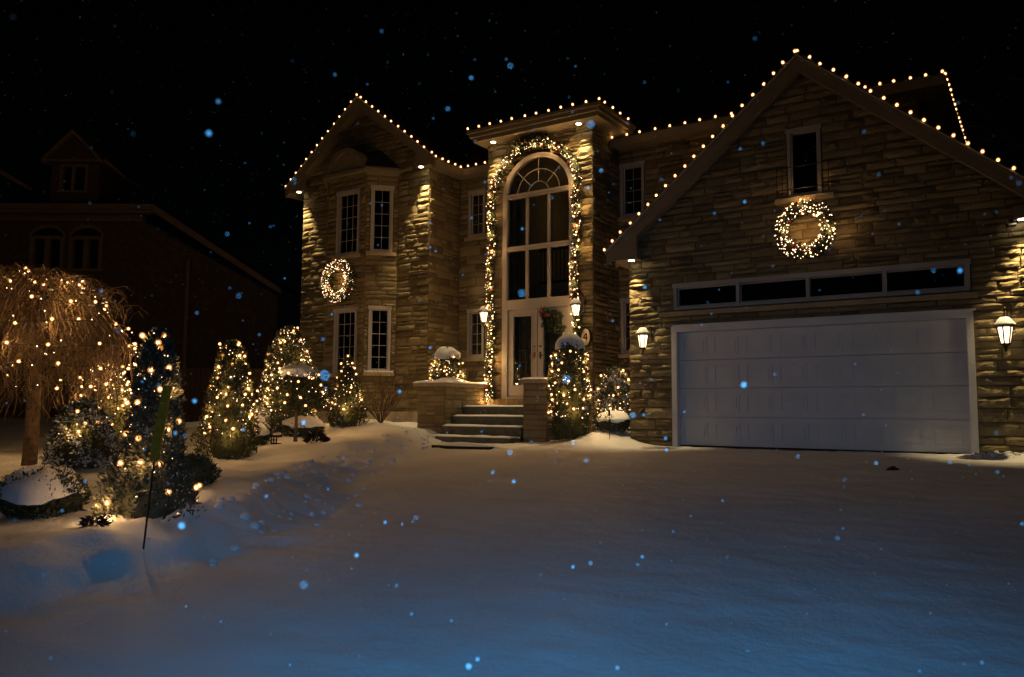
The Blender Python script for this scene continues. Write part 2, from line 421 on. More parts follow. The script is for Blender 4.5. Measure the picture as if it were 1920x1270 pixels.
# windows --------------------------------------------------------
CUBE = MB(); CUBE.box(0, 1, 0, 1, 0, 1); CUBES = {}
def unit(mname):
    if mname not in CUBES: CUBES[mname] = CUBE.mesh('board', mname)
    return CUBES[mname]
def fbox(f, name, mname, parent, u0, u1, v0, v1, w0, w1):
    M = f.M @ Matrix.Translation((u0, -w1, v0)) @ Matrix.Diagonal((u1-u0, w1-w0, v1-v0, 1))
    return linkmesh(name, unit(mname), parent, M)
def window(f, house, u0, u1, v0, v1, cols, rows, frame=.07, curtain=True, sill=True, snow=False, w=-.02):
    mb = MB()
    f.box(mb, u0, u0+frame, v0, v1, -.12, .035); f.box(mb, u1-frame, u1, v0, v1, -.12, .035)
    f.box(mb, u0-.02, u1+.02, v1-frame, v1+.02, -.12, .045); f.box(mb, u0+frame, u1-frame, v0, v0+frame, -.12, .03)
    fr = mb.build('window', 'paint', house)
    a0, a1, b0, b1 = u0+frame, u1-frame, v0+frame, v1-frame
    # sash
    sb = MB(); t = .028
    f.box(sb, a0, a0+t, b0, b1, -.09, -.03); f.box(sb, a1-t, a1, b0, b1, -.09, -.03); f.box(sb, a0+t, a1-t, b1-t, b1, -.09, -.03); f.box(sb, a0+t, a1-t, b0, b0+t, -.09, -.03)
    sb.build('sash', 'paint', fr)
    a0 += t; a1 -= t; b0 += t; b1 -= t; cw = (a1-a0)/cols; rh = (b1-b0)/rows
    for i in range(1, cols): fbox(f, 'muntin', 'paint', fr, a0+i*cw-.0065, a0+i*cw+.0065, b0, b1, -.065, -.045)
    for j in range(1, rows): fbox(f, 'muntin', 'paint', fr, a0, a1, b0+j*rh-.0065, b0+j*rh+.0065, -.063, -.047)
    for i in range(cols):
        for j in range(rows): fbox(f, 'pane', 'glass', fr, a0+i*cw, a0+(i+1)*cw, b0+j*rh, b0+(j+1)*rh, -.058, -.054)
    if curtain: fbox(f, 'dark_window_sheet', 'dark', fr, u0-.05, u1+.05, v0-.05, v1+.05, -.5, -.48)  # near-black sheet behind the panes paints the unlit room
    if sill: fbox(f, 'sill', 'trim_stone', fr, u0-.1, u1+.1, v0-.09, v0, -.1, .085)
    if snow:
        fbox(f, 'snow_on_sill', 'snow', fr, u0-.08, u1+.08, v0+.001, v0+.045, .036, .08)
    return fr

# ------------------------------------------------------------------ the house
house = empty('stone_house', (-7, 16, 0), 'two storey tan stone house with lit roof edges, arched entrance tower and white garage door', 'house')
stones = []; mort = MB(); r1 = random.Random(21)
# garage front
GY0 = 14.615
fg = Facade((-6.85, GY0), (1, 0), house)      # u = X+6.85
gs = lambda z: (max(0, 3.414-(6.72-z)/.838), min(6.83, 3.414+(6.72-z)/.838)) if z > 3.75 else (0, 6.83)
g_open = [(.89, 5.93, 0, 2.26), (.93, 5.92, 2.58, 3.09), (3.12, 3.72, 4.46, 5.72)]
fg.wall(0, 6.83, -.15, 6.66, g_open, stones, mort, span=gs, rs=r1, lo=.11, hi=.20, wl=(.22, .68))
# left gable front, with the bay
fl = Facade((-17.85, 16), (1, 0), house)
ls = lambda z: (max(0, 2.36-(9.0-z)/.78), min(4.72, 2.36+(9.0-z)/.78)) if z > 7.0 else (0, 4.72)
fl.wall(0, 4.72, 0, 8.9, [(1.05, 3.65, 0, 6.95)], stones, mort, span=ls, rs=r1)
fb = Facade((-16.2, 15.4), (1, 0), house)
fb.wall(0, 1.4, 0, 6.95, [(.34, 1.2, 4.75, 6.52), (.34, 1.2, 1.60, 3.33)], stones, mort, rs=r1, thick=.15)
fr_ = Facade((-14.8, 15.4), (.6, .6), house)
fr_.wall(0, .8485, 0, 6.95, [(.12, .72, 4.78, 6.58), (.12, .72, 1.62, 3.36)], stones, mort, rs=r1, thick=.12, wl=(.2, .5))
fll = Facade((-16.8, 16), (.6, -.6), house)
fll.wall(0, .8485, 0, 6.95, [], stones, mort, rs=r1, thick=.12)
# side wall of the left gable (faces right), outer left side
fs = Facade((-13.13, 16), (0, 1), house); fs.wall(0, 1.3, 0, 7.0, [], stones, mort, rs=r1)
fo = Facade((-17.85, 21.0), (0, -1), house); fo.wall(0, 5.0, 0, 7.0, [], [], mort, rs=r1)
# link walls
fk = Facade((-13.13, 17.3), (1, 0), house)
fk.wall(0, 1.83, 0, 7.0, [(.30, .86, 5.27, 6.54), (.30, .86, 2.03, 3.33)], stones, mort, rs=r1)
fm = Facade((-8.38, 17.3), (1, 0), house)
fm.wall(0, 6.48, 0, 7.0, [(.05, .69, 5.24, 6.54), (.05, .69, 1.99, 3.30)], stones, mort, rs=r1)
fe = Facade((-1.9, 17.3), (0, 1), house); fe.wall(0, 5, 3, 7.0, [], stones, mort, rs=r1)
# tower
ft = Facade((-11.30, 16), (1, 0), house)      # arch centre u = 1.45
ft.wall(0, 2.92, -.1, 7.2, [(.49, 2.41, .94, 5.79)], stones, mort, rs=r1, arch=(1.45, 5.79, .96), thick=.25, wl=(.2, .6))
fts = Facade((-8.38, 16), (0, 1), house); fts.wall(0, 1.3, 0, 7.2, [], stones, mort, rs=r1)
ftl = Facade((-11.30, 17.3), (0, -1), house); ftl.wall(0, 1.3, 0, 7.2, [], [], mort, rs=r1)
fgr = Facade((-.02, GY0), (0, 1), house); fgr.wall(.0, 4, -.1, 3.75, [], [], mort, rs=r1)
mort.build('wall', 'mortar', house)
lay_stones(stones, house)

# plinth and lintels / ledges
fbox(fg, 'ledge', 'trim_stone', house, .72, 6.0, 2.475, 2.555, -.05, .10)
fbox(fg, 'ledge', 'trim_stone', house, 2.92, 3.92, 4.36, 4.46, -.05, .12)
for f, a, b, c, w in ((fl, -.02, 1.05, .62, .09), (fb, -.05, 1.45, .62, .07), (fr_, 0, .85, .62, .07), (fl, 3.7, 4.75, .62, .09), (fs, 0, 1.3, .55, .08)):
    fbox(f, 'plinth', 'coping', house, a, b, -.1, c, 0, w)

window(fb, house, .35, 1.19, 4.76, 6.51, 3, 5); window(fb, house, .35, 1.19, 1.61, 3.32, 3, 5)
window(fr_, house, .13, .71, 4.79, 6.57, 2, 5, w=0); window(fr_, house, .13, .71, 1.63, 3.35, 2, 5, snow=True)
window(fk, house, .31, .85, 5.28, 6.53, 2, 4); window(fk, house, .31, .85, 2.04, 3.32, 2, 4)
window(fm, house, .06, .68, 5.25, 6.53, 2, 4); window(fm, house, .06, .68, 2.0, 3.29, 2, 4)
# transom strip above the garage door
tw = window(fg, house, .94, 5.91, 2.59, 3.08, 4, 1, frame=.06, curtain=False, sill=False)
for i in range(1, 4): fbox(fg, 'mullion', 'paint', tw, .94+4.97/4*i-.03, .94+4.97/4*i+.03, 2.65, 3.02, -.12, .03)
fbox(fg, 'dark_transom_sheet', 'dark', tw, .9, 5.95, 2.5, 3.2, -.25, -.23)  # near-black sheet right behind the transom, in place of shade inside
# attic opening with little iron balcony
aw = window(fg, house, 3.13, 3.71, 4.47, 5.71, 1, 1, frame=.055, sill=False)
rb = MB()
for z in (4.58, 4.98): 
    rb.tube([fg.P(2.98, z, .02), fg.P(2.98, z, .20), fg.P(3.86, z, .20), fg.P(3.86, z, .02)], .009, 4)
rail = rb.build('balcony_rail', 'iron', house)
BAR = MB(); BAR.tube([(0, 0, 0), (0, 0, 1)], .006, 4); BARM = BAR.mesh('baluster', 'iron')
for i in range(10):
    P = fg.P(2.98+.88*i/9, 4.47, .20); linkmesh('baluster', BARM, rail, Matrix.Translation(P) @ Matrix.Diagonal((1, 1, .52, 1)))

# garage door
gd = MB(); fg.box(gd, .89, .99, 0, 2.27, -.12, .045); fg.box(gd, 5.83, 5.93, 0, 2.27, -.12, .045); fg.box(gd, .89, 5.93, 2.165, 2.272, -.12, .06); fg.box(gd, .93, 5.97, 2.272, 2.30, -.1, .085)
gd.box(-6.85+.99, -6.85+5.83, GY0+.19, GY0+.22, 0, 2.2)
gdo = gd.build('garage_door', 'door', house)
nsec = 4; hs = (2.165-.03)/nsec
for k in range(nsec):
    q = MB(); v0 = .03+k*hs; v1 = v0+hs-.012
    fg.box(q, .995, 5.825, v0, v1, -.18, -.11)
    npn = 8; pw = (5.825-.995)/npn
    for i in range(npn):
        a = .995+i*pw+.07; b = a+pw-.14; c, d = v0+.10, v1-.10
        # recessed moulding ring then raised field
        f = fg; ring = .022
        for (x0, x1, z0, z1) in ((a, b, c, c+ring), (a, b, d-ring, d), (a, a+ring, c+ring, d-ring), (b-ring, b, c+ring, d-ring)):
            f.box(q, x0, x1, z0, z1, -.11, -.099)
        f.box(q, a+.055, b-.055, c+.055, d-.055, -.11, -.100)
    q.build('door_panel', 'door', gdo)
q = MB(); fg.box(q, .99, 5.83, 0, .03, -.17, -.10); q.build('rubber_seal', 'mat', gdo)

# ------------------------------------------------------------------ roofs
def gable(apx, apz, half, drop, yf, yb, name, fasc=.24, th=.10):
    """front gable: slabs, rake boards, soffit"""
    k = drop/half
    rf = MB()
    for s in (-1, 1):
        rf.slab([(apx, yf+.03, apz), (apx+s*half, yf+.03, apz-drop), (apx+s*half, yb, apz-drop), (apx, yb, apz)], (0, 0, -th))
    r = rf.build(name, 'shingle', house)
    fb2 = MB()
    for s in (-1, 1):
        e = .006
        fb2.slab([(apx, yf, apz+e), (apx+s*half, yf, apz-drop+e), (apx+s*half, yf, apz-drop-fasc), (apx, yf, apz-fasc-.02)], (0, .035, 0))
        fb2.slab([(apx, yf-.02, apz+.02), (apx+s*(half+.02), yf-.02, apz-drop+.004), (apx+s*(half+.02), yf-.02, apz-drop-.06), (apx, yf-.02, apz-.05)], (0, .018, 0))
    fb2.build('rake_board', 'soffit', r)
    de = MB()
    for s in (-1, 1):
        de.slab([(apx, yf-.045, apz+.022), (apx+s*(half+.03), yf-.045, apz-drop+.01), (apx+s*(half+.03), yf-.045, apz-drop-.012), (apx, yf-.045, apz+.0)], (0, .06, 0))
    de.build('drip_edge', 'paint', r)  # paler paint puts the lit line along the rake into the colour
    sf = MB()
    for s in (-1, 1):
        z0 = apz-fasc+.03
        sf.slab([(apx, yf+.035, z0), (apx+s*half, yf+.035, z0-drop), (apx+s*half, yf+.5, z0-drop), (apx, yf+.5, z0)], (0, 0, .02))
    sf.build('soffit', 'soffit', r)
    return r
gr = gable(-3.436, 6.94, 3.76, 3.15, 14.30, 17.3, 'garage_roof', .26)
lr = gable(-15.5, 9.22, 2.77, 2.16, 15.68, 21.5, 'gable_roof', .26)
# eave returns (boxed ends)
er = MB()
er.box(-7.2, -6.55, 14.31, 14.60, 3.62, 3.80); er.slab([(-7.2, 14.302, 3.80), (-6.55, 14.302, 3.80), (-6.55, 14.302, 4.22)], (0, .1, 0))
er.box(-7.2, -6.9, 14.6, 17.3, 3.62, 3.79)
er.build('eave_return', 'soffit', house)
er = MB(); er.box(-.32, .33, 14.31, 14.60, 3.62, 3.80); er.build('eave_return', 'soffit', house)
er = MB()
er.box(-18.27, -17.55, 15.70, 15.98, 6.92, 7.05)
er.slab([(-18.27, 15.71, 7.05), (-17.55, 15.71, 7.05), (-17.55, 15.71, 7.5)], (0, .1, 0)); er.build('eave_return', 'soffit', house)
er = MB(); er.box(-13.40, -12.72, 15.70, 15.98, 6.92, 7.05); er.slab([(-12.72, 15.71, 7.05), (-13.40, 15.71, 7.05), (-13.40, 15.71, 7.5)], (0, .1, 0))
er.build('eave_return', 'soffit', house)
# gutters
gt = MB()
gt.box(-12.78, -12.70, 15.70, 16.88, 6.86, 7.03); gt.box(-12.70, -11.28, 16.80, 16.88, 6.86, 7.03)
gt.box(-8.36, -1.34, 16.80, 16.88, 6.84, 7.03); gt.box(-1.42, -1.34, 16.88, 22.3, 6.84, 7.03)
gt.box(-12.83, -12.78, 15.70, 16.83, 6.98, 7.045); gt.box(-18.32, -18.25, 15.7, 21.5, 6.86, 7.03)
for i in range(len(gt.v)//8):
    q = MB(); q.hexa(gt.v[i*8:i*8+8]); q.build('gutter', 'soffit', house)
so = MB(); so.box(-13.1, -12.78, 15.98, 17.3, 6.90, 6.93); so.box(-12.78, -11.3, 16.88, 17.3, 6.90, 6.93); so.box(-8.36, -1.42, 16.88, 17.3, 6.90, 6.93); so.box(-1.9, -1.42, 17.3, 22.3, 6.90, 6.93); so.box(-18.25, -17.85, 16, 21.5, 6.9, 6.93)
for i in range(len(so.v)//8):
    q = MB(); q.hexa(so.v[i*8:i*8+8]); q.build('soffit', 'soffit', house)
mr_ = MB()
x0, x1, y0_, y1_ = -18.25, -1.42, 16.86, 26; zr = 9.6; yr = 21.4
mr_.add([(x0, y0_, 7.02), (x1, y0_, 7.02), (x1, y1_, 7.02), (x0, y1_, 7.02), (x0+4.5, yr, zr), (x1-4.5, yr, zr)], [(0, 1, 5, 4), (1, 2, 5), (2, 3, 4, 5), (3, 0, 4), (0, 3, 2, 1)])
mr_.build('main_roof', 'shingle', house)
bk = MB(); bk.box(-17.6, -2.0, 25, 25.3, 0, 7.0); bk.box(-17.6, -17.4, 21, 25, 0, 7); bk.box(-2.1, -1.9, 22.3, 25, 0, 7); bk.build('back_wall', 'mortar', house)
# tower eave: stepped cornice
te = MB()
for a, b, z0, z1 in ((0, 0, 7.36, 7.43), (.05, .05, 7.27, 7.36), (.12, .12, 7.17, 7.27)):
    te.box(-11.55+a, -7.90-a, 15.42+a, 17.3, z0, z1)
te.build('tower_cornice', 'soffit', house)
tr = MB(); tr.add([(-11.55, 15.42, 7.435), (-7.9, 15.42, 7.435), (-7.9, 18.6, 7.435), (-11.55, 18.6, 7.435), (-9.72, 17.0, 8.0)], [(0, 1, 4), (1, 2, 4), (2, 3, 4), (3, 0, 4), (3, 2, 1, 0)])
tr.build('tower_roof', 'shingle', house)
# bay cornice, arched pediment and iron rail over it
bc = MB()
def bayring(mb, off, z0, z1):
    o = off*.414
    pts = [(-16.8-off, 16.0), (-16.2-o, 15.4-off), (-14.8+o, 15.4-off), (-14.2+off, 16.0)]
    mb.slab([(x, y, z0) for x, y in pts], (0, 0, z1-z0))
bayring(bc, .05, 6.86, 6.93); bayring(bc, .16, 6.93, 7.02); bayring(bc, .10, 7.02, 7.08)
bc.build('bay_cornice', 'soffit', house)
bp = MB(); n = 14
def arcpts(r, cz, y): return [(-15.5+r*math.cos(math.pi*i/n), y, cz+r*.95*math.sin(math.pi*i/n)) for i in range(n+1)]
o_, i_ = arcpts(.62, 7.08, 15.26), arcpts(.50, 7.08, 15.26)
for a in range(n): bp.slab([o_[a], o_[a+1], i_[a+1], i_[a]], (0, .4, 0))
bp.slab(arcpts(.50, 7.08, 15.34), (0, .3, 0))
bp.build('arched_pediment', 'soffit', house)
bt = MB(); bt.add([(-16.85, 16, 7.08), (-16.25, 15.35, 7.08), (-14.75, 15.35, 7.08), (-14.12, 16, 7.08), (-16.0, 15.98, 7.75), (-14.9, 15.98, 7.75)], [(0, 1, 4), (1, 2, 5, 4), (2, 3, 5)])
bt.build('bay_roof', 'shingle', house)
rb = MB()
rb.tube([(-16.1, 15.95, 8.30), (-16.1, 15.62, 8.30), (-14.9, 15.62, 8.30), (-14.9, 15.95, 8.30)], .012, 4); rb.tube([(-16.1, 15.62, 7.8), (-14.9, 15.62, 7.8)], .01, 4)
rail2 = rb.build('balcony_rail', 'iron', house)
for i in range(13): linkmesh('baluster', BARM, rail2, Matrix.Translation((-16.1+1.2*i/12, 15.62, 7.7)) @ Matrix.Diagonal((1, 1, .6, 1)))

# ------------------------------------------------------------------ entrance tower: arched window and doors
aw = MB(); CX, CZ = -9.85, 5.79; yF, yB = 15.97, 16.12
def ringpts(r, k=24, a0=0, a1=math.pi): return [(CX+r*math.cos(a0+(a1-a0)*i/k), CZ+r*math.sin(a0+(a1-a0)*i/k)) for i in range(k+1)]
def arcband(mb, ro, ri, ya, yb, k=24, a0=0, a1=math.pi):
    A, B = ringpts(ro, k, a0, a1), ringpts(ri, k, a0, a1)
    for i in range(k): mb.slab([(A[i][0], ya, A[i][1]), (A[i+1][0], ya, A[i+1][1]), (B[i+1][0], ya, B[i+1][1]), (B[i][0], ya, B[i][1])], (0, yb-ya, 0))
arcband(aw, .975, .86, yF, yB)
aw.box(CX-.975, CX-.86, yF, yB, .94, CZ); aw.box(CX+.86, CX+.975, yF, yB, .94, CZ)
for z in (5.74, 4.46): aw.box(CX-.86, CX+.86, yF+.01, yB, z, z+.11); aw.box(CX-.86, CX+.86, yF-.02, yF+.01, z+.07, z+.10)
aw.box(CX-.86, CX+.86, yF+.01, yB, 3.10, 3.28)
for x in (CX-.30, CX+.30): aw.box(x-.03, x+.03, yF+.02, yB, 3.28, 5.74)
twn = aw.build('tower_window', 'paint', house)
mu = MB(); arcband(mu, .60, .582, yF+.05, yF+.075, 18); arcband(mu, .30, .282, yF+.05, yF+.075, 12)
for a in (45, 90, 135):
    a = R_(a); r0 = .30 if a != R_(90) else .30
    p0 = Vector((CX+r0*math.cos(a), yF+.062, CZ+r0*math.sin(a))); p1 = Vector((CX+.87*math.cos(a), yF+.062, CZ+.87*math.sin(a)))
    mu.tube([p0, p1], .010, 4)
mu.build('muntin', 'paint', twn)
pn = MB(); A = ringpts(.87); pn.add([(x, yF+.07, z) for x, z in A]+[(CX-.87, yF+.07, CZ+.06), (CX+.87, yF+.07, CZ+.06)], [tuple(range(len(A)+1))[::-1][0:0] or tuple(range(len(A)))]); 
pn.build('pane', 'glass', twn)
fT = Facade((0, yF), (1, 0), house)
for z0, z1 in ((3.28, 4.46), (4.57, 5.74)):
    for x0, x1 in ((CX-.86, CX-.33), (CX-.27, CX+.27), (CX+.33, CX+.86)): fbox(fT, 'pane', 'glass', twn, x0, x1, z0, z1, -.075, -.07)
# foyer behind
fy = MB()
fy.box(-11.1, -11.02, 16.26, 19.4, .9, 7.0); fy.box(-8.66, -8.6, 16.26, 19.4, .9, 7.0); fy.box(-11.1, -8.6, 19.4, 19.5, .9, 7.0); fy.box(-11.1, -8.6, 16.26, 19.4, 6.98, 7.05); fy.box(-11.1, -8.6, 16.26, 19.4, .86, .9)
fy.box(-11.02, -8.66, 17.9, 19.4, 3.35, 3.95)
foy = fy.build('foyer', 'inwall', house)
fr2 = MB(); fr2.tube([(-11.0, 17.95, 4.85), (-8.68, 17.95, 4.85)], .03, 6); fr2.box(-11.0, -8.68, 17.92, 17.98, 3.95, 4.02)
for i in range(20): x = -10.95+i*.118; fr2.tube([(x, 17.95, 4.0), (x, 17.95, 4.85)], .014, 4)
fr2.build('landing_rail', 'wood', foy)
dr = MB()
for x in (-10.95, -10.7, -9.05, -8.8):
    dr.tube([(x, 16.5, 3.4), (x, 16.5, 6.3)], .06, 6)
dr.build('drape', 'curtain', foy)

# doors
df = MB(); df.box(CX-.86, CX-.82, yF+.0, yB, .98, 3.10); df.box(CX+.82, CX+.86, yF, yB, .98, 3.10); df.box(CX-.82, CX+.82, yF, yB, 3.04, 3.10); df.box(CX-.9, CX+.9, yF-.05, yB, .94, .98)
ent = df.build('entrance_doors', 'paint', house)
for s in (-1, 1):
    x0, x1 = (CX-.815, CX-.012) if s < 0 else (CX+.012, CX+.815); g0, g1 = x0+.15, x1-.15
    q = MB(); yb_ = yF+.10; ya_ = yF+.04
    q.box(x0, g0, ya_, yb_, .99, 3.03); q.box(g1, x1, ya_, yb_, .99, 3.03); q.box(g0, g1, ya_, yb_, .99, 1.25); q.box(g0, g1, ya_, yb_, 2.88, 3.03)
    for (a, b, c, d) in ((g0-.03, g0, 1.22, 2.91), (g1, g1+.03, 1.22, 2.91), (g0, g1, 1.22, 1.25), (g0, g1, 2.88, 2.91)): q.box(a, b, ya_-.015, ya_, c, d)
    dl = q.build('door_leaf', 'paint', ent)
    fbox(fT, 'pane', 'glass', dl, g0, g1, 1.25, 2.88, -.075, -.07)
    k = MB()
    for i in range(1, 3): x = g0+(g1-g0)*i/3; k.box(x-.008, x+.008, yF+.055, yF+.065, 1.25, 2.88)
    for j in range(1, 6): z = 1.25+1.63*j/6; k.box(g0, g1, yF+.056, yF+.064, z-.008, z+.008)
    k.build('came', 'iron', dl)
    h = MB(); hx = x1-.07 if s < 0 else x0+.07
    h.box(hx-.022, hx+.022, ya_-.012, ya_, 1.86, 2.02); h.tube([(hx, ya_-.01, 1.93), (hx, ya_-.06, 1.93), (hx+s*.11, ya_-.06, 1.93)], .011, 6)
    h.lathe((hx, ya_-.012, 2.15), [(.03, -.015), (.03, .015)], 8)
    h.build('handle', 'brass' if s < 0 else 'iron', dl)
dk = MB(); dk.box(CX-.8, CX+.8, 16.25, 16.27, .95, 3.1); dk.build('vestibule_curtain', 'curtain', ent)
# sill course of bricks under the door
x = CX-1.35
while x < CX+1.3:
    fbox(fT, 'sill_brick', 'brick', house, x, x+.072, .755, .935, -.02, .15); x += .082

# ------------------------------------------------------------------ downlights
SPOTC = (1, .74, .36)
def downlight(x, y, z, power, tilt=(0, 0), size=95, blend=.75):
    q = MB(); q.lathe((x, y, z), [(.085, 0), (.085, -.012), (.062, -.014)], 14)
    o = q.build('downlight', 'paint', house)
    q = MB(); q.lathe((x, y, z-.016), [(.058, 0), (.055, -.006), (.0, -.008)], 12); q.build('lens', 'downlight', o)
    l = lamp('downlight_lamp', 'SPOT', (x, y, z-.03), power, SPOTC, o, spot_size=R_(size), spot_blend=blend, shadow_soft_size=.035)
    l.rotation_euler = (R_(tilt[0]), R_(tilt[1]), 0)
downlight(-17.78, 15.74, 6.92, 520, (5, 0), 62); downlight(-13.22, 15.74, 6.92, 620, (5, 0), 62)
downlight(-10.98, 15.76, 7.17, 300, (4, 0), 66); downlight(-8.62, 15.76, 7.17, 420, (4, 0), 66)
downlight(-6.70, 14.40, 3.62, 260, (5, 0), 58); downlight(-.20, 14.40, 3.62, 380, (5, 0), 62)
# dim hall lamp glowing inside the foyer
hl = MB(); hl.lathe((-9.85, 18.9, 6.2), [(.05, .0), (.16, -.06), (.17, -.16), (.02, -.2)], 10); hl.tube([(-9.85, 18.9, 6.2), (-9.85, 18.9, 6.95)], .01, 4)
hlo = hl.build('hall_lamp', 'brass', foy); lamp('hall_lamp_light', 'POINT', (-9.85, 18.6, 5.9), 1.6, (1, .72, .38), hlo, shadow_soft_size=.1)

# ------------------------------------------------------------------ steps, planter, pier
stp = empty('front_steps', (-10.1, 14.5, -.1), 'dark slate front steps dusted with snow leading up to the white double doors', 'steps')
levels = [(.095, 13.76), (.31, 14.14), (.525, 14.52), (.74, 14.90)]
def snow_strip(name, parent, x0, x1, y0, y1, z, h=.03, seed=0, lip=.02):
    nx_ = max(4, int((x1-x0)/.06)); ny_ = max(3, int((y1-y0)/.06))
    xs = np.linspace(x0, x1, nx_); ys = np.linspace(y0, y1, ny_); A, B = np.meshgrid(xs, ys)
    e = np.minimum(np.minimum(A-x0, x1-A), np.minimum(B-y0, y1-B)); e = np.clip(e/.05, 0, 1)
    Z = z+.002+(h*(.55+.45*e)+.6*h*vnoise(A*4+seed, B*4, 5)*e)*np.where(e <= 0, 0.25, 1)
    V = np.stack([A.ravel(), B.ravel(), Z.ravel()], 1); n = len(V)
    V = np.vstack([V, np.stack([A.ravel(), B.ravel(), np.full(n, z+.001)], 1)])
    ii = np.arange(n).reshape(ny_, nx_)
    F = np.stack([ii[:-1, :-1].ravel(), ii[:-1, 1:].ravel(), ii[1:, 1:].ravel(), ii[1:, :-1].ravel()], 1)
    ring = list(ii[0, :])+list(ii[1:, -1])+list(ii[-1, ::-1][1:])+list(ii[::-1, 0][1:-1])
    S2 = np.array([(ring[k], ring[k]+n, ring[(k+1) % len(ring)]+n, ring[(k+1) % len(ring)]) for k in range(len(ring))])
    return linkmesh(name, npmesh(name, V, np.vstack([F, S2]), 'snow', True), parent)
prev = -.25
for k, (z, y) in enumerate(levels):
    q = MB(); yb2 = 16.0 if k == 3 else levels[k+1][1]+.001
    q.box(-11.2, -9.1, y+.03, 15.99, prev, z-.06); q.box(-11.2, -9.1, y, yb2 if k < 3 else 15.99, z-.06, z)
    s_ = q.build('step', 'step', stp); prev = z
    snow_strip('snow', s_, -11.18, -9.12, y+.015, (levels[k+1][1]+.02 if k < 3 else 15.75), z, .035, k*3)
def stone_block(root, x0, x1, y0, y1, z0, z1, faces, seed, lim=120, wl=(.2, .5)):
    st = []; m = MB(); rr = random.Random(seed)
    m.box(x0+.002, x1-.002, y0+.002, y1, z0, z1)
    dummy = MB()
    if 'f' in faces: Facade((x0, y0), (1, 0), root).wall(0, x1-x0, z0, z1, [], st, dummy, rs=rr, wl=wl, lo=.12, hi=.22)
    if 'r' in faces: Facade((x1, y0), (0, 1), root).wall(0, y1-y0, z0, z1, [], st, dummy, rs=rr, wl=wl, lo=.12, hi=.22)
    if 'l' in faces: Facade((x0, y1), (0, -1), root).wall(0, y1-y0, z0, z1, [], st, dummy, rs=rr, wl=wl, lo=.12, hi=.22)
    m.build('core', 'mortar', root); lay_stones([(f, u, w, v, h, t*.55, k) for f, u, w, v, h, t, k in st], root, lim)
plt = empty('stone_planter', (-11.6, 15, -.1), 'low stone planter wall with snowy coping left of the front steps', 'planter')
stone_block(plt, -12.0, -11.22, 14.3, 15.92, -.2, 1.19, 'frl', 5)
q = MB(); q.box(-12.08, -11.12, 14.22, 15.93, 1.19, 1.27); q.build('coping', 'coping', plt)
snow_strip('snow_cap', plt, -12.09, -11.11, 14.21, 15.93, 1.27, .05, 9)
def heap(name, parent, cx, cy, z, rx, ry, h, seed=0, mname='snow', nseg=28, nr_=9, lump=.18, flat=1.6):
    vs = []; th = np.linspace(0, 2*math.pi, nseg, endpoint=False)
    V = [(cx, cy, z+h)]
    for i in range(1, nr_+1):
        t = i/nr_
        for a in th:
            k = 1+lump*vnoise(np.array([math.cos(a)*1.7+seed*3.1]), np.array([math.sin(a)*1.7+seed]), 2)[0]*2
            zz = h*(1-t**flat)+(h*lump*vnoise(np.array([cx*3+t*math.cos(a)*2.5+seed]), np.array([t*math.sin(a)*2.5+seed*2.]), 4)[0]*(1-t))
            V.append((cx+rx*t*k*math.cos(a), cy+ry*t*k*math.sin(a), z+zz))
    F = []
    q = MB(); fs = [(0, 1+j, 1+(j+1) % nseg) for j in range(nseg)]
    for i in range(nr_-1):
        for j in range(nseg): a = 1+i*nseg; fs.append((a+j, a+nseg+j, a+nseg+(j+1) % nseg, a+(j+1) % nseg))
    e = 1+(nr_-1)*nseg; fs.append(tuple(range(e, e+nseg))[::-1])
    q.add(V, fs); return q.build(name, mname, parent, True)
heap('snow_heap', plt, -11.5, 14.95, 1.29, .38, .6, .17, 3, lump=.3)
pir = empty('stone_pier', (-8.8, 15, -.1), 'short stone pier with pale coping right of the front steps', 'wall')
stone_block(pir, -9.08, -8.5, 14.2, 15.92, -.2, 1.22, 'fr', 8)
q = MB(); q.box(-9.14, -8.44, 14.13, 15.93, 1.22, 1.30); q.build('coping', 'coping', pir)
snow_strip('snow_cap', pir, -9.13, -8.45, 14.14, 15.93, 1.30, .035, 4)
# low front edge of the walk in front of the steps
wk = empty('walkway_step', (-8.9, 12, -.2), 'low dark curved step edge half buried in snow in front of the steps', 'step')
q = MB(); pts = []
for i in range(15):
    a = math.pi*(i/14); pts.append((-9.55-.75*math.cos(a)*1.0, 12.75-.22*math.sin(a)))
lo_ = [(x, y, -.22) for x, y in pts]
q.slab(lo_, (0, 0, gz(-9.5, 12.5)+.22+.055)); q.build('tread', 'mat', wk)
zt_ = gz(-9.5, 12.5)+.055
heap('snow', wk, -9.55, 12.86, zt_-.10, 1.0, .34, .16, 12, lump=.25, flat=2.6)

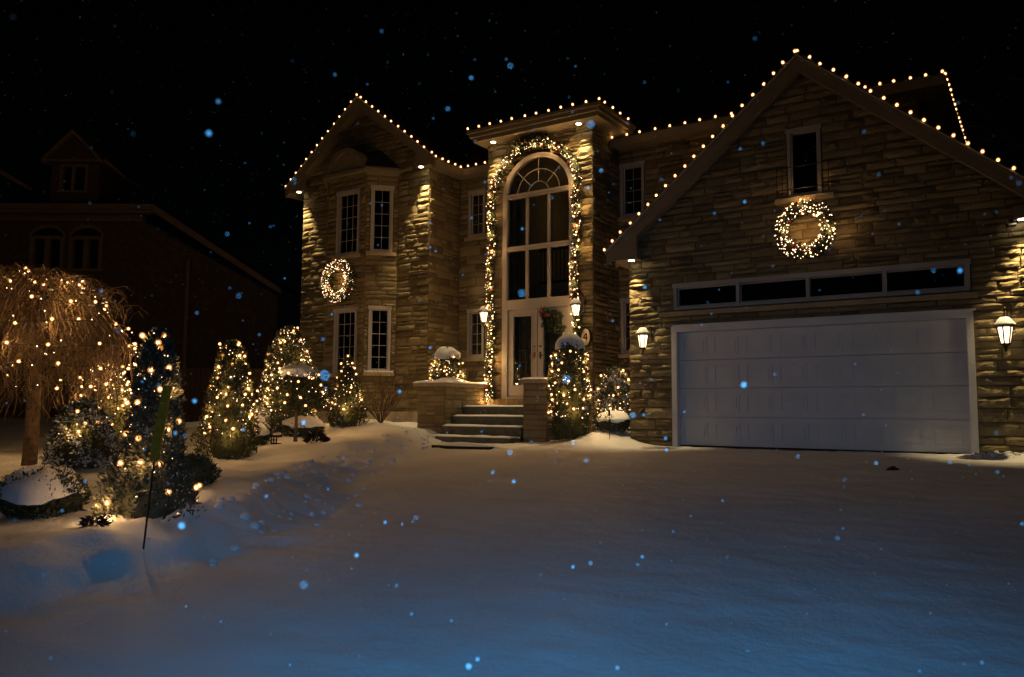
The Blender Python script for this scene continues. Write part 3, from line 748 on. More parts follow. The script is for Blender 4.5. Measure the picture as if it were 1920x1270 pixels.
# ------------------------------------------------------------------ lights on strings
def bulb_mesh(name, r, L=1.6, core='bulb', k=.62):
    q = MB(); q.ball((0, 0, r*L), r*k, 6, 4, L*.9); q.cm = 1; q.ball((0, 0, r*L), r, 7, 5, L); q.cm = 2; q.tube([(0, 0, -r*.9), (0, 0, r*.25)], r*.45, 5)
    return q.mesh(name, [core, 'bulb_shell', 'cord'], False)
C9 = bulb_mesh('bulb', .032, 1.2, 'roof_bulb', .52); C7 = bulb_mesh('bulb', .030, 1.1, 'bulb', .48); C5 = bulb_mesh('bulb', .022, 1.2, 'bulb', .52)
BP, RP, GP = 2.3, .6, 2.3
def string(name, pts, spacing, label, group, up=(0, 0, 1), bm=None, sag=.0, lift=.014, skip=()):
    bm = bm or C9
    P = [Vector(p) for p in pts]; seg = [(a, b, (b-a).length) for a, b in zip(P[:-1], P[1:])]; T = sum(s[2] for s in seg)
    root = empty(name, P[0], label, 'string lights', group)
    q = MB(); q.tube([p+Vector(up)*.012 for p in P], .007, 4); q.build('cord', 'cord', root)
    n = max(1, int(T/spacing)); 
    for i in range(n+1):
        if i in skip: continue
        t = T*i/n; 
        for a, b, l in seg:
            if t <= l+1e-6: break
            t -= l
        p = a.lerp(b, min(1, t/l)); j = rnd.uniform
        M = Matrix.Translation(p+Vector(up)*lift+Vector((j(-.01, .01), 0, 0))) @ Matrix.Rotation(j(-.35, .35), 4, 'X') @ Matrix.Rotation(j(-.35, .35), 4, 'Y')
        o = linkmesh('bulb', bm, root, M)
        if i % 3 == 1: lamp('bulb_glow', 'POINT', wmat(o) @ Vector((0, 0, .04)), RP*3, WARM, o, shadow_soft_size=.03)
    return root
RG = 'warm white bulb strings along the roof edges'
e = .012
string('roof_string_lights', [(-18.27, 15.66, 7.07+e), (-15.5, 15.66, 9.23+e)], .27, 'warm bulbs up the left slope of the smaller left gable', RG)
string('roof_string_lights', [(-15.36, 15.66, 9.13+e), (-12.82, 15.66, 7.14+e)], .27, 'warm bulbs down the right slope of the smaller left gable', RG)
string('roof_string_lights', [(-12.74, 15.72, 7.05), (-12.74, 16.82, 7.05), (-11.45, 16.82, 7.05)], .24, 'warm bulbs along the gutter between the left gable and the entrance tower', RG)
string('roof_string_lights', [(-11.52, 15.45, 7.45), (-7.93, 15.45, 7.45)], .325, 'warm bulbs across the front eave of the entrance tower', RG)
string('roof_string_lights', [(-7.93, 15.7, 7.45), (-7.93, 16.9, 7.45)], .35, 'four warm bulbs on the right side eave of the entrance tower', RG)
string('roof_string_lights', [(-8.30, 16.84, 7.05), (-5.1, 16.84, 7.05)], .33, 'warm bulbs along the upper gutter between the tower and the garage gable', RG)
string('roof_string_lights', [(-7.24, 14.27, 3.80), (-3.46, 14.27, 6.965)], .245, 'warm bulbs up the long left slope of the garage gable', RG)
string('roof_string_lights', [(-3.42, 14.27, 6.97), (.30, 14.27, 3.83)], .245, 'warm bulbs down the right slope of the garage gable', RG)
string('roof_string_lights', [(-2.75, 16.84, 7.05), (-1.40, 16.84, 7.05)], .26, 'six warm bulbs on the upper eave behind the garage gable', RG)
string('roof_string_lights', [(-1.36, 17.0, 7.05), (-1.36, 21.9, 7.05)], .29, 'closely spaced warm bulbs running back along the far right upper eave', RG)

def cards(P, D, L, Wd, jitter=.35):
    """thin diamond leaves: P (n,3) roots, D (n,3) directions, L (n,), Wd (n,)"""
    n = len(P); D = D+nr.normal(0, jitter, (n, 3)); D /= np.linalg.norm(D, axis=1)[:, None]+1e-9
    Q = nr.normal(0, 1, (n, 3)); S2 = np.cross(D, Q); S2 /= np.linalg.norm(S2, axis=1)[:, None]+1e-9
    L = L[:, None]; Wd = Wd[:, None]
    V = np.stack([P, P+D*L*.5+S2*Wd, P+D*L, P+D*L*.5-S2*Wd], 1).reshape(-1, 3)
    return V, np.arange(4*n).reshape(-1, 4)
def radial(prof, t): return np.interp(t, [p[0] for p in prof], [p[1] for p in prof])
def shrub(name, label, cat, loc, h, r, prof, n, leaf=.07, green='green', trunk=.0, clear=0, group=None, snow=0, cap=0, seed=0, lobes=.16, core=True, upw=.55, capt=.82, lean=0, flakes=.03):
    """tree or shrub: foliage, trunk, snow; prof is (t, radius factor)"""
    root = empty(name, loc, label, cat, group); x, y, z = loc
    z0 = z+clear; H = h-clear
    if trunk:
        q = MB(); q.tube([(x, y, z-.1), (x+.01, y, z+clear*.5), (x, y, z0+H*.6)], trunk, 7, trunk*.5); q.build('trunk', 'bark', root, True)
    t = nr.uniform(0, 1, n)**.85; a = nr.uniform(0, 2*math.pi, n)
    R0 = radial(prof, t)*r
    def lobe(a, t): return 1+lobes*(np.sin(a*3+seed+t*4)*.5+2*vnoise(a*2.2+seed*7, t*H*3.2/max(r, .2)*.6, seed))
    rr = R0*lobe(a, t)*np.sqrt(nr.uniform(.45, 1.02, n))
    P = np.stack([x+rr*np.cos(a)+lean*t, y+rr*np.sin(a), z0+t*H*.97+nr.normal(0, .01, n)], 1)
    D = np.stack([np.cos(a)*(1-upw), np.sin(a)*(1-upw), np.full(n, upw)], 1)
    V, F = cards(P, D, leaf*nr.uniform(.5, 1.5, n), leaf*.16*nr.uniform(.6, 1.4, n))
    tag(linkmesh('foliage', npmesh('foliage', V, F, green), root), kind='stuff')
    if core:
        q = MB(); tt = np.linspace(0.0, .97, 14); q.lathe((x, y, z0), [(max(.004, float(radial(prof, k))*r*.62), .04+k*H*.9) for k in tt], 12); q.build('inner_branches', green, root)
    if snow:
        m = int(snow); k = nr.randint(0, n, m*3); Pk = P[k]; up = vnoise(Pk[:, 0]*7+seed, Pk[:, 2]*9+Pk[:, 1]*7, 6) > .03; Pk = Pk[up][:m]
        m = len(Pk); c = Pk.copy(); c[:, :2] = [x, y]; Pk = c+(Pk-c)*1.04; Pk[:, 2] += .01
        Dk = np.stack([nr.normal(0, 1, m), nr.normal(0, 1, m), nr.uniform(.0, .5, m)], 1)
        V, F = cards(Pk, Dk, nr.uniform(.6, 1.5, m)*flakes, nr.uniform(.3, .5, m)*flakes)
        tag(linkmesh('snow_dusting', npmesh('snow_dusting', V, F, 'snow'), root), kind='stuff')
    if cap:
        q = MB(); nseg = 28; vs = [(x+lean, y, z+h+cap)]; Rc = float(radial(prof, capt))*r*(1.04 if h > .6 else 1.05); zb_ = z0+capt*H*.97
        for i in range(1, 10):
            ph = i/9*math.pi/2
            for j in range(nseg):
                aa = 2*math.pi*j/nseg
                R1 = Rc*math.sin(ph)*(1+.10*math.sin(aa*2+seed)+.26*vnoise(np.array([aa*1.6+seed*3]), np.array([i*.5]), 3)[0])
                zz = zb_+(z+h+cap-zb_)*math.cos(ph)**.9*(1+.30*vnoise(np.array([math.cos(aa)*2+seed*3.3]), np.array([math.sin(aa)*2+i*.25]), 6)[0])+(min(.14, .28*h)*vnoise(np.array([aa*2.6]), np.array([seed*5.1]), 3)[0] if i == 9 else 0)
                vs.append((x+lean+R1*math.cos(aa), y+R1*math.sin(aa), zz))
        fs = [(0, 1+j, 1+(j+1) % nseg) for j in range(nseg)]
        for i in range(8):
            for j in range(nseg): b = 1+i*nseg; fs.append((b+j, b+nseg+j, b+nseg+(j+1) % nseg, b+(j+1) % nseg))
        q.add(vs, fs); q.build('snow_cap', 'snow', root, True)
    return root
def glow(o, root, k, every, power):
    # the light given off by the bulbs: one lamp stands for each few bulbs, at the bulb itself
    if k % every: return
    P = wmat(o).translation
    lamp('bulb_glow', 'POINT', P, power, WARM, o, shadow_soft_size=.028)
def tree_lights(loc, h, r, prof, turns, nbig, nmini, label, clear=0, seed=0, t0=.04, t1=.98, grp='string lights wound round the garden shrubs', bm=None, off=1.05, minir=.0085, lean=0, arc=(0, 2*math.pi)):
    x, y, z = loc; z0 = z+clear; H = h-clear; rr = random.Random(seed+77)
    root = empty('shrub_string_lights', (x, y, z+h*.5), label, 'string lights', grp)
    pts = []; N = int(turns*16)
    for i in range(N+1):
        t = t0+(t1-t0)*i/N; a = 2*math.pi*turns*i/N+seed; R1 = float(radial(prof, t))*r*off
        pts.append(Vector((x+R1*math.cos(a)+lean*t, y+R1*math.sin(a), z0+t*H+.035*math.sin(a*2.3+seed)*min(1, h))))
    q = MB(); q.tube(pts, .006, 3); q.build('cord', 'cord', root)
    for k in range(nbig):
        u = (k+rr.uniform(.1, .9))/nbig*N; i = int(u); p = pts[i].lerp(pts[min(i+1, N)], u-i)
        p = p+Vector((rr.uniform(-.02, .02), rr.uniform(-.02, .02), rr.uniform(-.04, .04)))
        M = Matrix.Translation(p) @ Matrix.Rotation(rr.uniform(0, 6.28), 4, 'Z') @ Matrix.Rotation(rr.uniform(.2, 2.2), 4, 'X')
        glow(linkmesh('bulb', bm or C7, root, M), root, k, 4, BP*4)
    if nmini:
        q = MB()
        for k in range(nmini):
            t = rr.random()**.9*(t1-t0)+t0; a = rr.uniform(*arc); R1 = float(radial(prof, t))*r*rr.uniform(.93, 1.07)
            c = (x+R1*math.cos(a)+lean*t, y+R1*math.sin(a), z0+t*H); s = minir*rr.uniform(.7, 1.2)
            q.add([(c[0]+s, c[1], c[2]), (c[0]-s, c[1], c[2]), (c[0], c[1]+s, c[2]), (c[0], c[1]-s, c[2]), (c[0], c[1], c[2]+s), (c[0], c[1], c[2]-s)],
                  [(0, 2, 4), (2, 1, 4), (1, 3, 4), (3, 0, 4), (2, 0, 5), (1, 2, 5), (3, 1, 5), (0, 3, 5)])
        tag(q.build('mini_bulbs', 'mini', root), kind='stuff')
    return root
CONE = [(0, .8), (.08, 1), (.3, .9), (.55, .66), (.8, .36), (.93, .17), (1, .03)]
FATCONE = [(0, .85), (.12, 1), (.4, .92), (.65, .72), (.85, .5), (.95, .3), (1, .05)]
COLUMN = [(0, .75), (.1, .92), (.3, 1), (.6, .98), (.8, .88), (.92, .62), (1, .1)]
LOW = [(0, .72), (.2, .93), (.5, 1), (.8, .82), (.93, .5), (1, .1)]
DOME = [(0, .95), (.15, 1), (.45, .93), (.7, .75), (.88, .48), (1, .05)]
BELL = [(0, 1), (.10, 1.0), (.22, .85), (.34, .60), (.5, .50), (.7, .42), (.88, .3), (.97, .15), (1, .03)]
TALLCONE = [(0, .75), (.08, .95), (.2, 1), (.5, .72), (.8, .5), (.93, .38), (1, .08)]
SG = 'shrubs in the snowy front garden'
def at(x, y, dz=0): return (x, y, gz(x, y)+dz)

# 1 large cone in the foreground left, 2-3 others, behind it
L = at(-7.08, 4.58, -.04)
shrub('cedar_tree', 'tall dark cedar wound with bulbs behind the tilted yellow-green marker', 'tree', L, 1.80, .43, BELL, 11000, .06, 'green_blue', trunk=.03, seed=1, snow=700, lobes=.28, flakes=.022)
tree_lights(L, 1.80, .43, BELL, 6, 44, 90, 'bulbs wound round the cedar behind the yellow-green marker', seed=1, minir=.005, off=1.08)
L = at(-8.30, 5.9, -.02)
shrub('low_shrub', 'small dark shrub just right of the tall foreground cedar', 'shrub', L, .34, .27, DOME, 2600, .05, 'green', seed=21, snow=60, flakes=.02)
L = at(-11.78, 9.04, -.03)
shrub('cone_shrub', 'lit cone shaped shrub standing between the foreground cedar and the umbrella topiary', 'shrub', L, 2.06, .50, TALLCONE, 9000, .07, 'green', trunk=.04, seed=2, snow=120)
tree_lights(L, 2.06, .46, TALLCONE, 9, 62, 170, 'dense bulbs covering the cone shrub left of the umbrella topiary', seed=2, t0=.2, minir=.008)
L = at(-14.4, 12.6, -.02)
shrub('cone_shrub', 'large snow topped cone shrub behind the umbrella topiary by the house corner', 'shrub', L, 2.42, .68, FATCONE, 9000, .08, 'green', trunk=.05, seed=3, snow=1100, flakes=.045)
tree_lights(L, 2.42, .66, FATCONE, 9, 60, 260, 'bulbs round the large snow topped cone shrub at the house corner', seed=3, t0=.15, minir=.009)
# umbrella topiary on a bare stem
L = at(-12.44, 11.11, -.02)
UMB = [(0, .35), (.05, .8), (.15, 1), (.4, .96), (.65, .8), (.85, .52), (1, .05)]
shrub('umbrella_topiary', 'umbrella shaped topiary on a bare stem with a snow cap', 'tree', L, 1.50, .62, UMB, 7500, .07, 'green', trunk=.045, clear=.62, seed=4, cap=.05, capt=.80, lobes=.14)
tree_lights(L, 1.54, .62, UMB, 4.2, 34, 130, 'bulbs ringing the snow capped umbrella topiary', clear=.62, seed=4, t0=.08, t1=.9, minir=.009, off=1.06)
L = at(-13.02, 13.1, -.04)
shrub('cone_shrub', 'small lit cone shrub against the bay beneath the lower window', 'shrub', L, 1.62, .42, CONE, 6000, .07, 'green', seed=5, snow=80)
tree_lights(L, 1.62, .40, CONE, 7, 26, 110, 'bulbs round the small cone shrub beneath the bay window', seed=5, t0=.25, minir=.009)
# dome on the planter, with cap
L = (-11.60, 14.85, 1.28)
shrub('dome_shrub', 'snow capped dome shrub full of lights sitting on the stone planter', 'shrub', L, .80, .40, DOME, 4200, .06, 'green', seed=6, snow=160, cap=.035, capt=.72)
tree_lights(L, .78, .40, DOME, 4, 30, 90, 'bulbs round the dome shrub on the stone planter', seed=6, t0=.02, t1=.68, minir=.009)
# tall column right of the steps
L = (-8.0, 14.26, gz(-8.0, 14.26)-.03)
shrub('column_shrub', 'tall column shaped shrub with a thick snow cap right of the front steps', 'shrub', L, 2.12, .40, COLUMN, 9500, .065, 'green', seed=7, cap=.03, capt=.90, lobes=.18)
tree_lights(L, 2.12, .40, COLUMN, 7, 44, 120, 'bulbs round the snow capped column shrub beside the pier', seed=7, t0=.22, t1=.84, minir=.009, off=1.05)
L = at(-7.96, 15.94, -.02); L = (-7.75, 15.75, gz(-7.75, 15.75)-.05)
shrub('frosted_shrub', 'loose frosted shrub with a few lights between the column shrub and the garage corner', 'shrub', L, 1.55, .36, COLUMN, 5200, .07, 'green', seed=8, snow=3200, lobes=.25, core=False, flakes=.045)
tree_lights(L, 1.5, .36, COLUMN, 6, 26, 90, 'sparse bulbs in the frosted shrub near the garage corner', seed=8, minir=.009)
L = at(-7.35, 15.0, -.03); L = (-7.28, 14.72, gz(-7.28, 14.72)-.05)
shrub('low_shrub', 'low round snow topped shrub at the garage corner', 'shrub', L, .36, .38, LOW, 3200, .05, 'green', seed=9, cap=.05, capt=.62)
# foreground caps
L = at(-7.93, 4.01, -.02)
shrub('low_shrub', 'low spreading snow capped shrub in front of the weeping tree trunk', 'shrub', L, .42, .37, LOW, 7500, .055, 'green', seed=10, cap=.03, capt=.50, lobes=.2)
L = at(-11.51, 6.34, -.03)
shrub('snowy_shrub', 'rounded shrub patched with snow under the right side of the weeping tree', 'shrub', L, 1.0, .46, DOME, 6000, .06, 'green', seed=11, snow=1800, lobes=.22, flakes=.055)
tree_lights(at(-11.51, 6.34, -.03), 1.0, .46, DOME, 3, 9, 20, 'a few bulbs across the top of the snow patched shrub', seed=11, t0=.5, t1=.98, minir=.007)
L = at(-12.9, 8.3, -.03)
shrub('low_shrub', 'dark rounded shrub half hidden behind the foreground cedar', 'shrub', L, .85, .55, DOME, 4500, .06, 'green', seed=12, cap=.03, capt=.7)
L = at(-13.13, 7.57, -.03)
shrub('cone_shrub', 'lit shrub behind the weeping tree seen through its hanging strands', 'shrub', L, 1.65, .60, FATCONE, 6000, .07, 'green', seed=13)
tree_lights(L, 1.65, .62, FATCONE, 6, 50, 170, 'bulbs on the shrub behind the weeping tree', seed=13, t0=.3, minir=.009)
L = at(-13.05, 11.89, -.02)
shrub('low_shrub', 'wide low snow topped shrub behind the topiary stem', 'shrub', L, .38, .46, LOW, 3600, .05, 'green', seed=14, cap=.06, capt=.6)
L = at(-12.68, 10.35, -.02)
shrub('low_shrub', 'small round snow topped shrub right of the tall cone shrub base', 'shrub', L, .44, .26, LOW, 2600, .05, 'green', seed=15, cap=.04, capt=.5)
L = at(-14.9, 12.2, -.02)
shrub('low_shrub', 'snow topped shrub farthest back between the two large cone shrubs', 'shrub', L, .55, .40, LOW, 2600, .05, 'green', seed=16, cap=.05, capt=.55)
L = at(-13.5, 10.9, -.02)
shrub('low_shrub', 'little snow topped shrub left of the garden box', 'shrub', L, .40, .34, LOW, 2400, .05, 'green', seed=17, cap=.05, capt=.5)
L = at(-11.8, 11.05, -.02)
shrub('dry_plant', 'dark leafy remnant lying in the snow right of the topiary stem', 'plant', L, .19, .22, DOME, 700, .07, 'soil', seed=18, core=False, upw=.2)
L = at(-6.9, 3.95, -.01)
shrub('dry_plant', 'small dark clump poking out of the snow at the lower left', 'plant', L, .07, .09, DOME, 300, .05, 'soil', seed=19, core=False, upw=.1)

def twigs(name, label, cat, loc, h, spread, n, material='twig', seed=0, r=.006):
    root = empty(name, loc, label, cat); q = MB(); rr = random.Random(seed)
    def grow(p, d, l, rad, k):
        pts = [p]
        for i in range(4): d = (d+Vector((rr.uniform(-.2, .2), rr.uniform(-.2, .2), rr.uniform(-.08, .12)))).normalized(); pts.append(pts[-1]+d*l/4)
        q.tube(pts, rad, 4, rad*.55)
        if k > 0:
            for _ in range(rr.choice((2, 3))): 
                i = rr.randrange(2, 5); grow(pts[i], (d+Vector((rr.uniform(-.7, .7), rr.uniform(-.7, .7), rr.uniform(-.1, .5)))).normalized(), l*.6, rad*.6, k-1)
    for i in range(n):
        a = rr.uniform(0, 6.28); grow(Vector(loc), Vector((math.cos(a)*spread, math.sin(a)*spread, 1)).normalized(), h*.55, r, 2)
    tag(q.build('twigs', material, root), kind='stuff'); return root
L = at(-12.75, 13.9, -.04)
twigs('bare_bush', 'leafless twiggy bush against the stone wall beneath the bay window', 'bush', L, 1.35, .6, 22, seed=4, r=.011)

# weeping tree ----------------------------------------------------
WX, WY = -12.75, 6.25; WZ = gz(WX, WY)-.04
wt = empty('weeping_tree', (WX, WY, WZ), 'weeping tree with a dome of bare hanging strands at the far left', 'tree')
q = MB(); q.tube([(WX-.02, WY, WZ-.1), (WX, WY, WZ+.1), (WX+.03, WY, WZ+.9), (WX-.02, WY, WZ+1.7), (WX, WY, WZ+2.35)], .115, 10, .08); q.build('trunk', 'bark', wt, True)
q = MB(); rr = random.Random(9)
for i in range(16):
    a = i*2.4; ln = rr.uniform(.5, 1.0)
    pts = [(WX, WY, WZ+2.0+rr.uniform(0, .3))]
    for k in range(1, 7):
        t = k/6; pts.append((WX+math.cos(a)*ln*t, WY+math.sin(a)*ln*t, WZ+2.15+.75*math.sin(t*2.3)-.0*t))
    q.tube(pts, .03, 5, .008)
q.build('limbs', 'bark', wt, True)
segs = 9; V = []; F = []
def strand(ax, a2, R1, ztop, zend, rad, wob):
    pts = []
    for k in range(segs+1):
        t = k/segs
        if t < .42:
            u = t/.42; rr_ = R1*math.sin(u*math.pi/2); z = WZ+1.85+(ztop-1.85)*math.cos(u*math.pi/2)**1.3 if u < 1 else WZ+1.85
        else:
            u = (t-.42)/.58; rr_ = R1*(1+.03*math.sin(u*3+wob)); z = WZ+1.85+(zend-1.85)*u
        aa = ax+a2*t+.09*math.sin(t*(6+wob)+wob)
        pts.append(Vector((WX+rr_*math.cos(aa), WY+rr_*math.sin(aa), z)))
    return pts
q = MB()
for i in range(640):
    a = rr.uniform(0, 6.283); R1 = 1.33*math.sqrt(rr.uniform(.25, 1.0))*(1+.06*math.sin(a*5)); zt = 2.95*(.80+.2*rr.random())-(1.33-R1)*.08
    if R1 < 1.0: zt = rr.uniform(2.3, 2.85)
    pts = strand(a, rr.uniform(-.8, .8), R1, zt, rr.uniform(.65, 1.75), 0, rr.uniform(0, 6))
    k0 = rr.choice((0, 1, 2)); q.tube(pts[k0:], rr.choice((.004, .005, .006, .011)), 3, .0025)
for i in range(480):      # unruly curls on the crown
    a = rr.uniform(0, 6.283); R1 = rr.uniform(.3, 1.25); z = WZ+1.85+1.0*math.sqrt(max(0, 1-(R1/1.35)**2)); p = Vector((WX+R1*math.cos(a), WY+R1*math.sin(a), z)); d = Vector((rr.uniform(-1, 1), rr.uniform(-1, 1), rr.uniform(.1, .7)))
    q.tube([p, p+d*.12+Vector((0, 0, .07)), p+d*.26+Vector((0, 0, .03)), p+d*.38+Vector((0, 0, -.14))], rr.choice((.004, .006, .009)), 3, .003)
tag(q.build('hanging_strands', 'strand', wt), kind='stuff')
WP = [(0, 1.0), (.3, 1.03), (.5, 1.0), (.65, .87), (.8, .66), (.92, .38), (1, .08)]
Lw = (WX, WY, WZ+.95)
tree_lights(Lw, 2.03, 1.33, WP, 6, 92, 120, 'bulbs looped round the dome of the weeping tree', seed=30, t0=.08, t1=.99, off=1.02, minir=.009)
q = MB()
for i in range(80):
    a = rr.uniform(0, 6.283); R1 = rr.uniform(.1, 1.2); z = WZ+1.86+1.02*math.sqrt(max(0, 1-(R1/1.37)**2)); s = rr.uniform(.015, .035)
    q.ball((WX+R1*math.cos(a), WY+R1*math.sin(a), z), s, 6, 4, .5)
tag(q.build('snow_clumps', 'snow', wt, True), kind='stuff')

# ------------------------------------------------------------------ wreaths and garland
def leafring(pts_dirs, n, leaf, seed):
    pass
def tube_foliage(path, rad, n, leaf, closed=False):
    P = [Vector(p) for p in path]; m = len(P)-(0 if closed else 1)
    out = []; dr_ = []
    for _ in range(n):
        k = rnd.randrange(m); t = rnd.random(); a = P[k]; b = P[(k+1) % len(P)]; c = a.lerp(b, t); tan = (b-a).normalized()
        v = Vector((rnd.gauss(0, 1), rnd.gauss(0, 1), rnd.gauss(0, 1))); v = (v-tan*v.dot(tan)).normalized()
        out.append(c+v*rad*math.sqrt(rnd.random())*.8); dr_.append(v*.8+tan*rnd.uniform(-.8, .8))
    V, F = cards(np.array(out), np.array(dr_), leaf*nr.uniform(.6, 1.4, n), leaf*.13*nr.uniform(.7, 1.3, n))
    return V, F
def decorate(root, path, rad, nbig, nmini, nred, closed=False, outward=Vector((0, -1, 0)), minir=.009, redr=.028, bm=None, gp=2.3):
    P = [Vector(p) for p in path]; m = len(P)-(0 if closed else 1)
    def rp():
        k = rnd.randrange(m); c = P[k].lerp(P[(k+1) % len(P)], rnd.random()); tan = (P[(k+1) % len(P)]-P[k]).normalized(); s = tan.cross(outward).normalized()
        a = rnd.uniform(-1.35, 1.35); return c+(outward*math.cos(a)+s*math.sin(a))*rad*rnd.uniform(.85, 1.1)
    for k in range(nbig):
        u = (k+rnd.uniform(.2, .8))/nbig*m; i = int(u); c = P[i].lerp(P[(i+1) % len(P)], u-i); tan = (P[(i+1) % len(P)]-P[i]).normalized(); s = tan.cross(outward).normalized()
        a = rnd.uniform(-1.2, 1.2); p = c+(outward*math.cos(a)+s*math.sin(a))*rad*1.02
        o = linkmesh('bulb', bm or C5, root, Matrix.Translation(p) @ Matrix.Rotation(rnd.uniform(0, 6.28), 4, 'Z') @ Matrix.Rotation(rnd.uniform(.3, 2), 4, 'X'))
        glow(o, root, k, 4, gp*4)
    q = MB()
    for k in range(nmini):
        c = rp(); s = minir*rnd.uniform(.7, 1.2)
        q.add([(c[0]+s, c[1], c[2]), (c[0]-s, c[1], c[2]), (c[0], c[1]+s, c[2]), (c[0], c[1]-s, c[2]), (c[0], c[1], c[2]+s), (c[0], c[1], c[2]-s)],
              [(0, 2, 4), (2, 1, 4), (1, 3, 4), (3, 0, 4), (2, 0, 5), (1, 2, 5), (3, 1, 5), (0, 3, 5)])
    if nmini: tag(q.build('mini_bulbs', 'mini', root), kind='stuff')
    RB = MB(); RB.ball((0, 0, 0), redr, 8, 6); RM = RB.mesh('ornament', 'red', True)
    for k in range(nred): linkmesh('ornament', RM, root, Matrix.Translation(rp()))
def circle(c, r, n=36, sx=1): return [(c[0]+sx*r*math.cos(2*math.pi*i/n), c[1], c[2]+r*math.sin(2*math.pi*i/n)) for i in range(n)]
def wreath(c, R1, rad, label, nbig, nmini, nred):
    root = empty('lit_wreath', c, label, 'wreath', 'lit wreaths hung on the stone walls'); pth = circle(c, R1)
    V, F = tube_foliage(pth, rad, 2600, .07, True); tag(linkmesh('greenery', npmesh('greenery', V, F, 'garland'), root), kind='stuff')
    q = MB(); q.tube(pth+[pth[0]], rad*.45, 6); q.build('wire_ring', 'cord', root)
    decorate(root, pth, rad, nbig, nmini, nred, True, gp=1.1)
wreath((-3.405, 14.43, 3.83), .40, .125, 'lit wreath above the garage door under the attic opening', 17, 230, 9)
wreath((-15.56, 15.22, 4.05), .44, .15, 'lit wreath between the upper and lower bay windows', 22, 230, 10)
# garland round the arch
gl = empty('door_garland', (CX, 15.9, .8), 'evergreen garland with lights and red ornaments framing the arched entrance', 'garland')
gp = [(-11.06+.04*math.sin(z*3), 15.84, z) for z in np.arange(.86, 5.75, .12)]
gp += [(CX+1.17*math.cos(a), 15.86, 5.79+1.14*math.sin(a)) for a in np.linspace(math.pi*.985, .03, 30)]
gp += [(-8.74+.04*math.sin(z*2.7+1), 15.84, z) for z in np.arange(5.6, 1.75, -.12)]
V, F = tube_foliage(gp, .095, 8500, .08); tag(linkmesh('greenery', npmesh('greenery', V, F, 'garland'), gl), kind='stuff')
q = MB(); q.tube(gp, .035, 5); q.build('garland_wire', 'cord', gl)
decorate(gl, gp, .105, 112, 380, 34, minir=.009)
fin = []; 
V, F = tube_foliage([(CX-.5, 15.84, 6.95), (CX-.2, 15.80, 7.03), (CX+.1, 15.80, 7.03), (CX+.35, 15.84, 6.98)], .08, 900, .12); tag(linkmesh('spray', npmesh('spray', V, F, 'garland'), gl), kind='stuff')
# wreath on the door
dw = empty('door_wreath', (-9.34, 15.9, 2.65), 'round dark evergreen wreath with red flowers on the right door leaf', 'wreath')
V, F = tube_foliage([(-9.34, 15.82, 2.90), (-9.42, 15.82, 2.75), (-9.27, 15.82, 2.65), (-9.34, 15.84, 2.52)], .27, 3200, .09); tag(linkmesh('greenery', npmesh('greenery', V, F, 'garland'), dw), kind='stuff')
RB = MB(); RB.ball((0, 0, 0), .035, 8, 6); RM = RB.mesh('flower', 'red', True)
for i in range(5): linkmesh('flower', RM, dw, Matrix.Translation((-9.36+rnd.uniform(-.16, .16), 15.56+rnd.uniform(-.02, .03), 2.86+rnd.uniform(-.07, .09))))

# ------------------------------------------------------------------ wall lanterns
def lantern(x, y, ztop, wall_y, label, s=1.0, arm='side'):
    """roofed lantern hanging from a curled arm: ztop = top of the cage roof"""
    root = empty('wall_lantern', (x, wall_y, ztop), label, 'lantern', 'lit wall lanterns'); Q = lambda r, z: (r*s, z*s)
    q = MB(); q.lathe((x, y, ztop), [Q(.015, .07), Q(.03, .05), Q(.03, .03), Q(.07, .02), Q(.145, -.075), Q(.15, -.095), Q(.11, -.10)], 8); q.build('roof', 'lantern_metal', root)
    q = MB(); q.lathe((x, y, ztop), [Q(.06, .045), Q(.145, -.060), Q(.155, -.088)], 8)
    q.v = [(a, b, c+.012) for a, b, c in q.v]; q.build('snow', 'snow', root, True)
    q = MB()
    for k in range(6):
        a = math.pi/3*k+.3; q.tube([(x+.108*s*math.cos(a), y+.108*s*math.sin(a), ztop-.10*s), (x+.066*s*math.cos(a), y+.066*s*math.sin(a), ztop-.345*s)], .011, 4)
    q.lathe((x, y, ztop), [Q(.072, -.34), Q(.075, -.36), Q(.04, -.385), Q(.02, -.42), Q(.026, -.44), Q(.003, -.475)], 8)
    q.build('cage', 'lantern_metal', root)
    q = MB(); q.lathe((x, y, ztop), [Q(.098, -.105), Q(.060, -.338)], 8); q.build('glass', 'lantern_glass', root)
    q = MB(); pts = [Vector((x, y, ztop+.06*s)), Vector((x, y+.02, ztop+.15*s))]
    wx = x+.0; dy = wall_y-y
    for k in range(1, 7): a = math.pi*k/6; pts.append(Vector((wx+.03*k/6, y+dy*.5*(1-math.cos(a)), ztop+.15*s+.07*math.sin(a))))
    pts.append(Vector((wx+.03, wall_y-.02, ztop-.05)))
    q.tube(pts, .012, 6); q.box(wx-.01, wx+.07, wall_y-.03, wall_y+.0, ztop-.22*s, ztop+.10*s)
    q.build('bracket', 'lantern_metal', root, False)
lantern(-11.14, 15.66, 3.08, 15.93, 'lit wall lantern left of the entrance doors beside the garland', .95)
lantern(-8.62, 15.62, 3.08, 15.93, 'lit wall lantern right of the entrance doors above the number plaque', .95)
lantern(-6.42, 14.28, 2.20, 14.55, 'lit wall lantern on the garage pier left of the garage door', .95)
lantern(-.49, 14.25, 2.05, 14.55, 'lit wall lantern on the stone right of the garage door', 1.0)

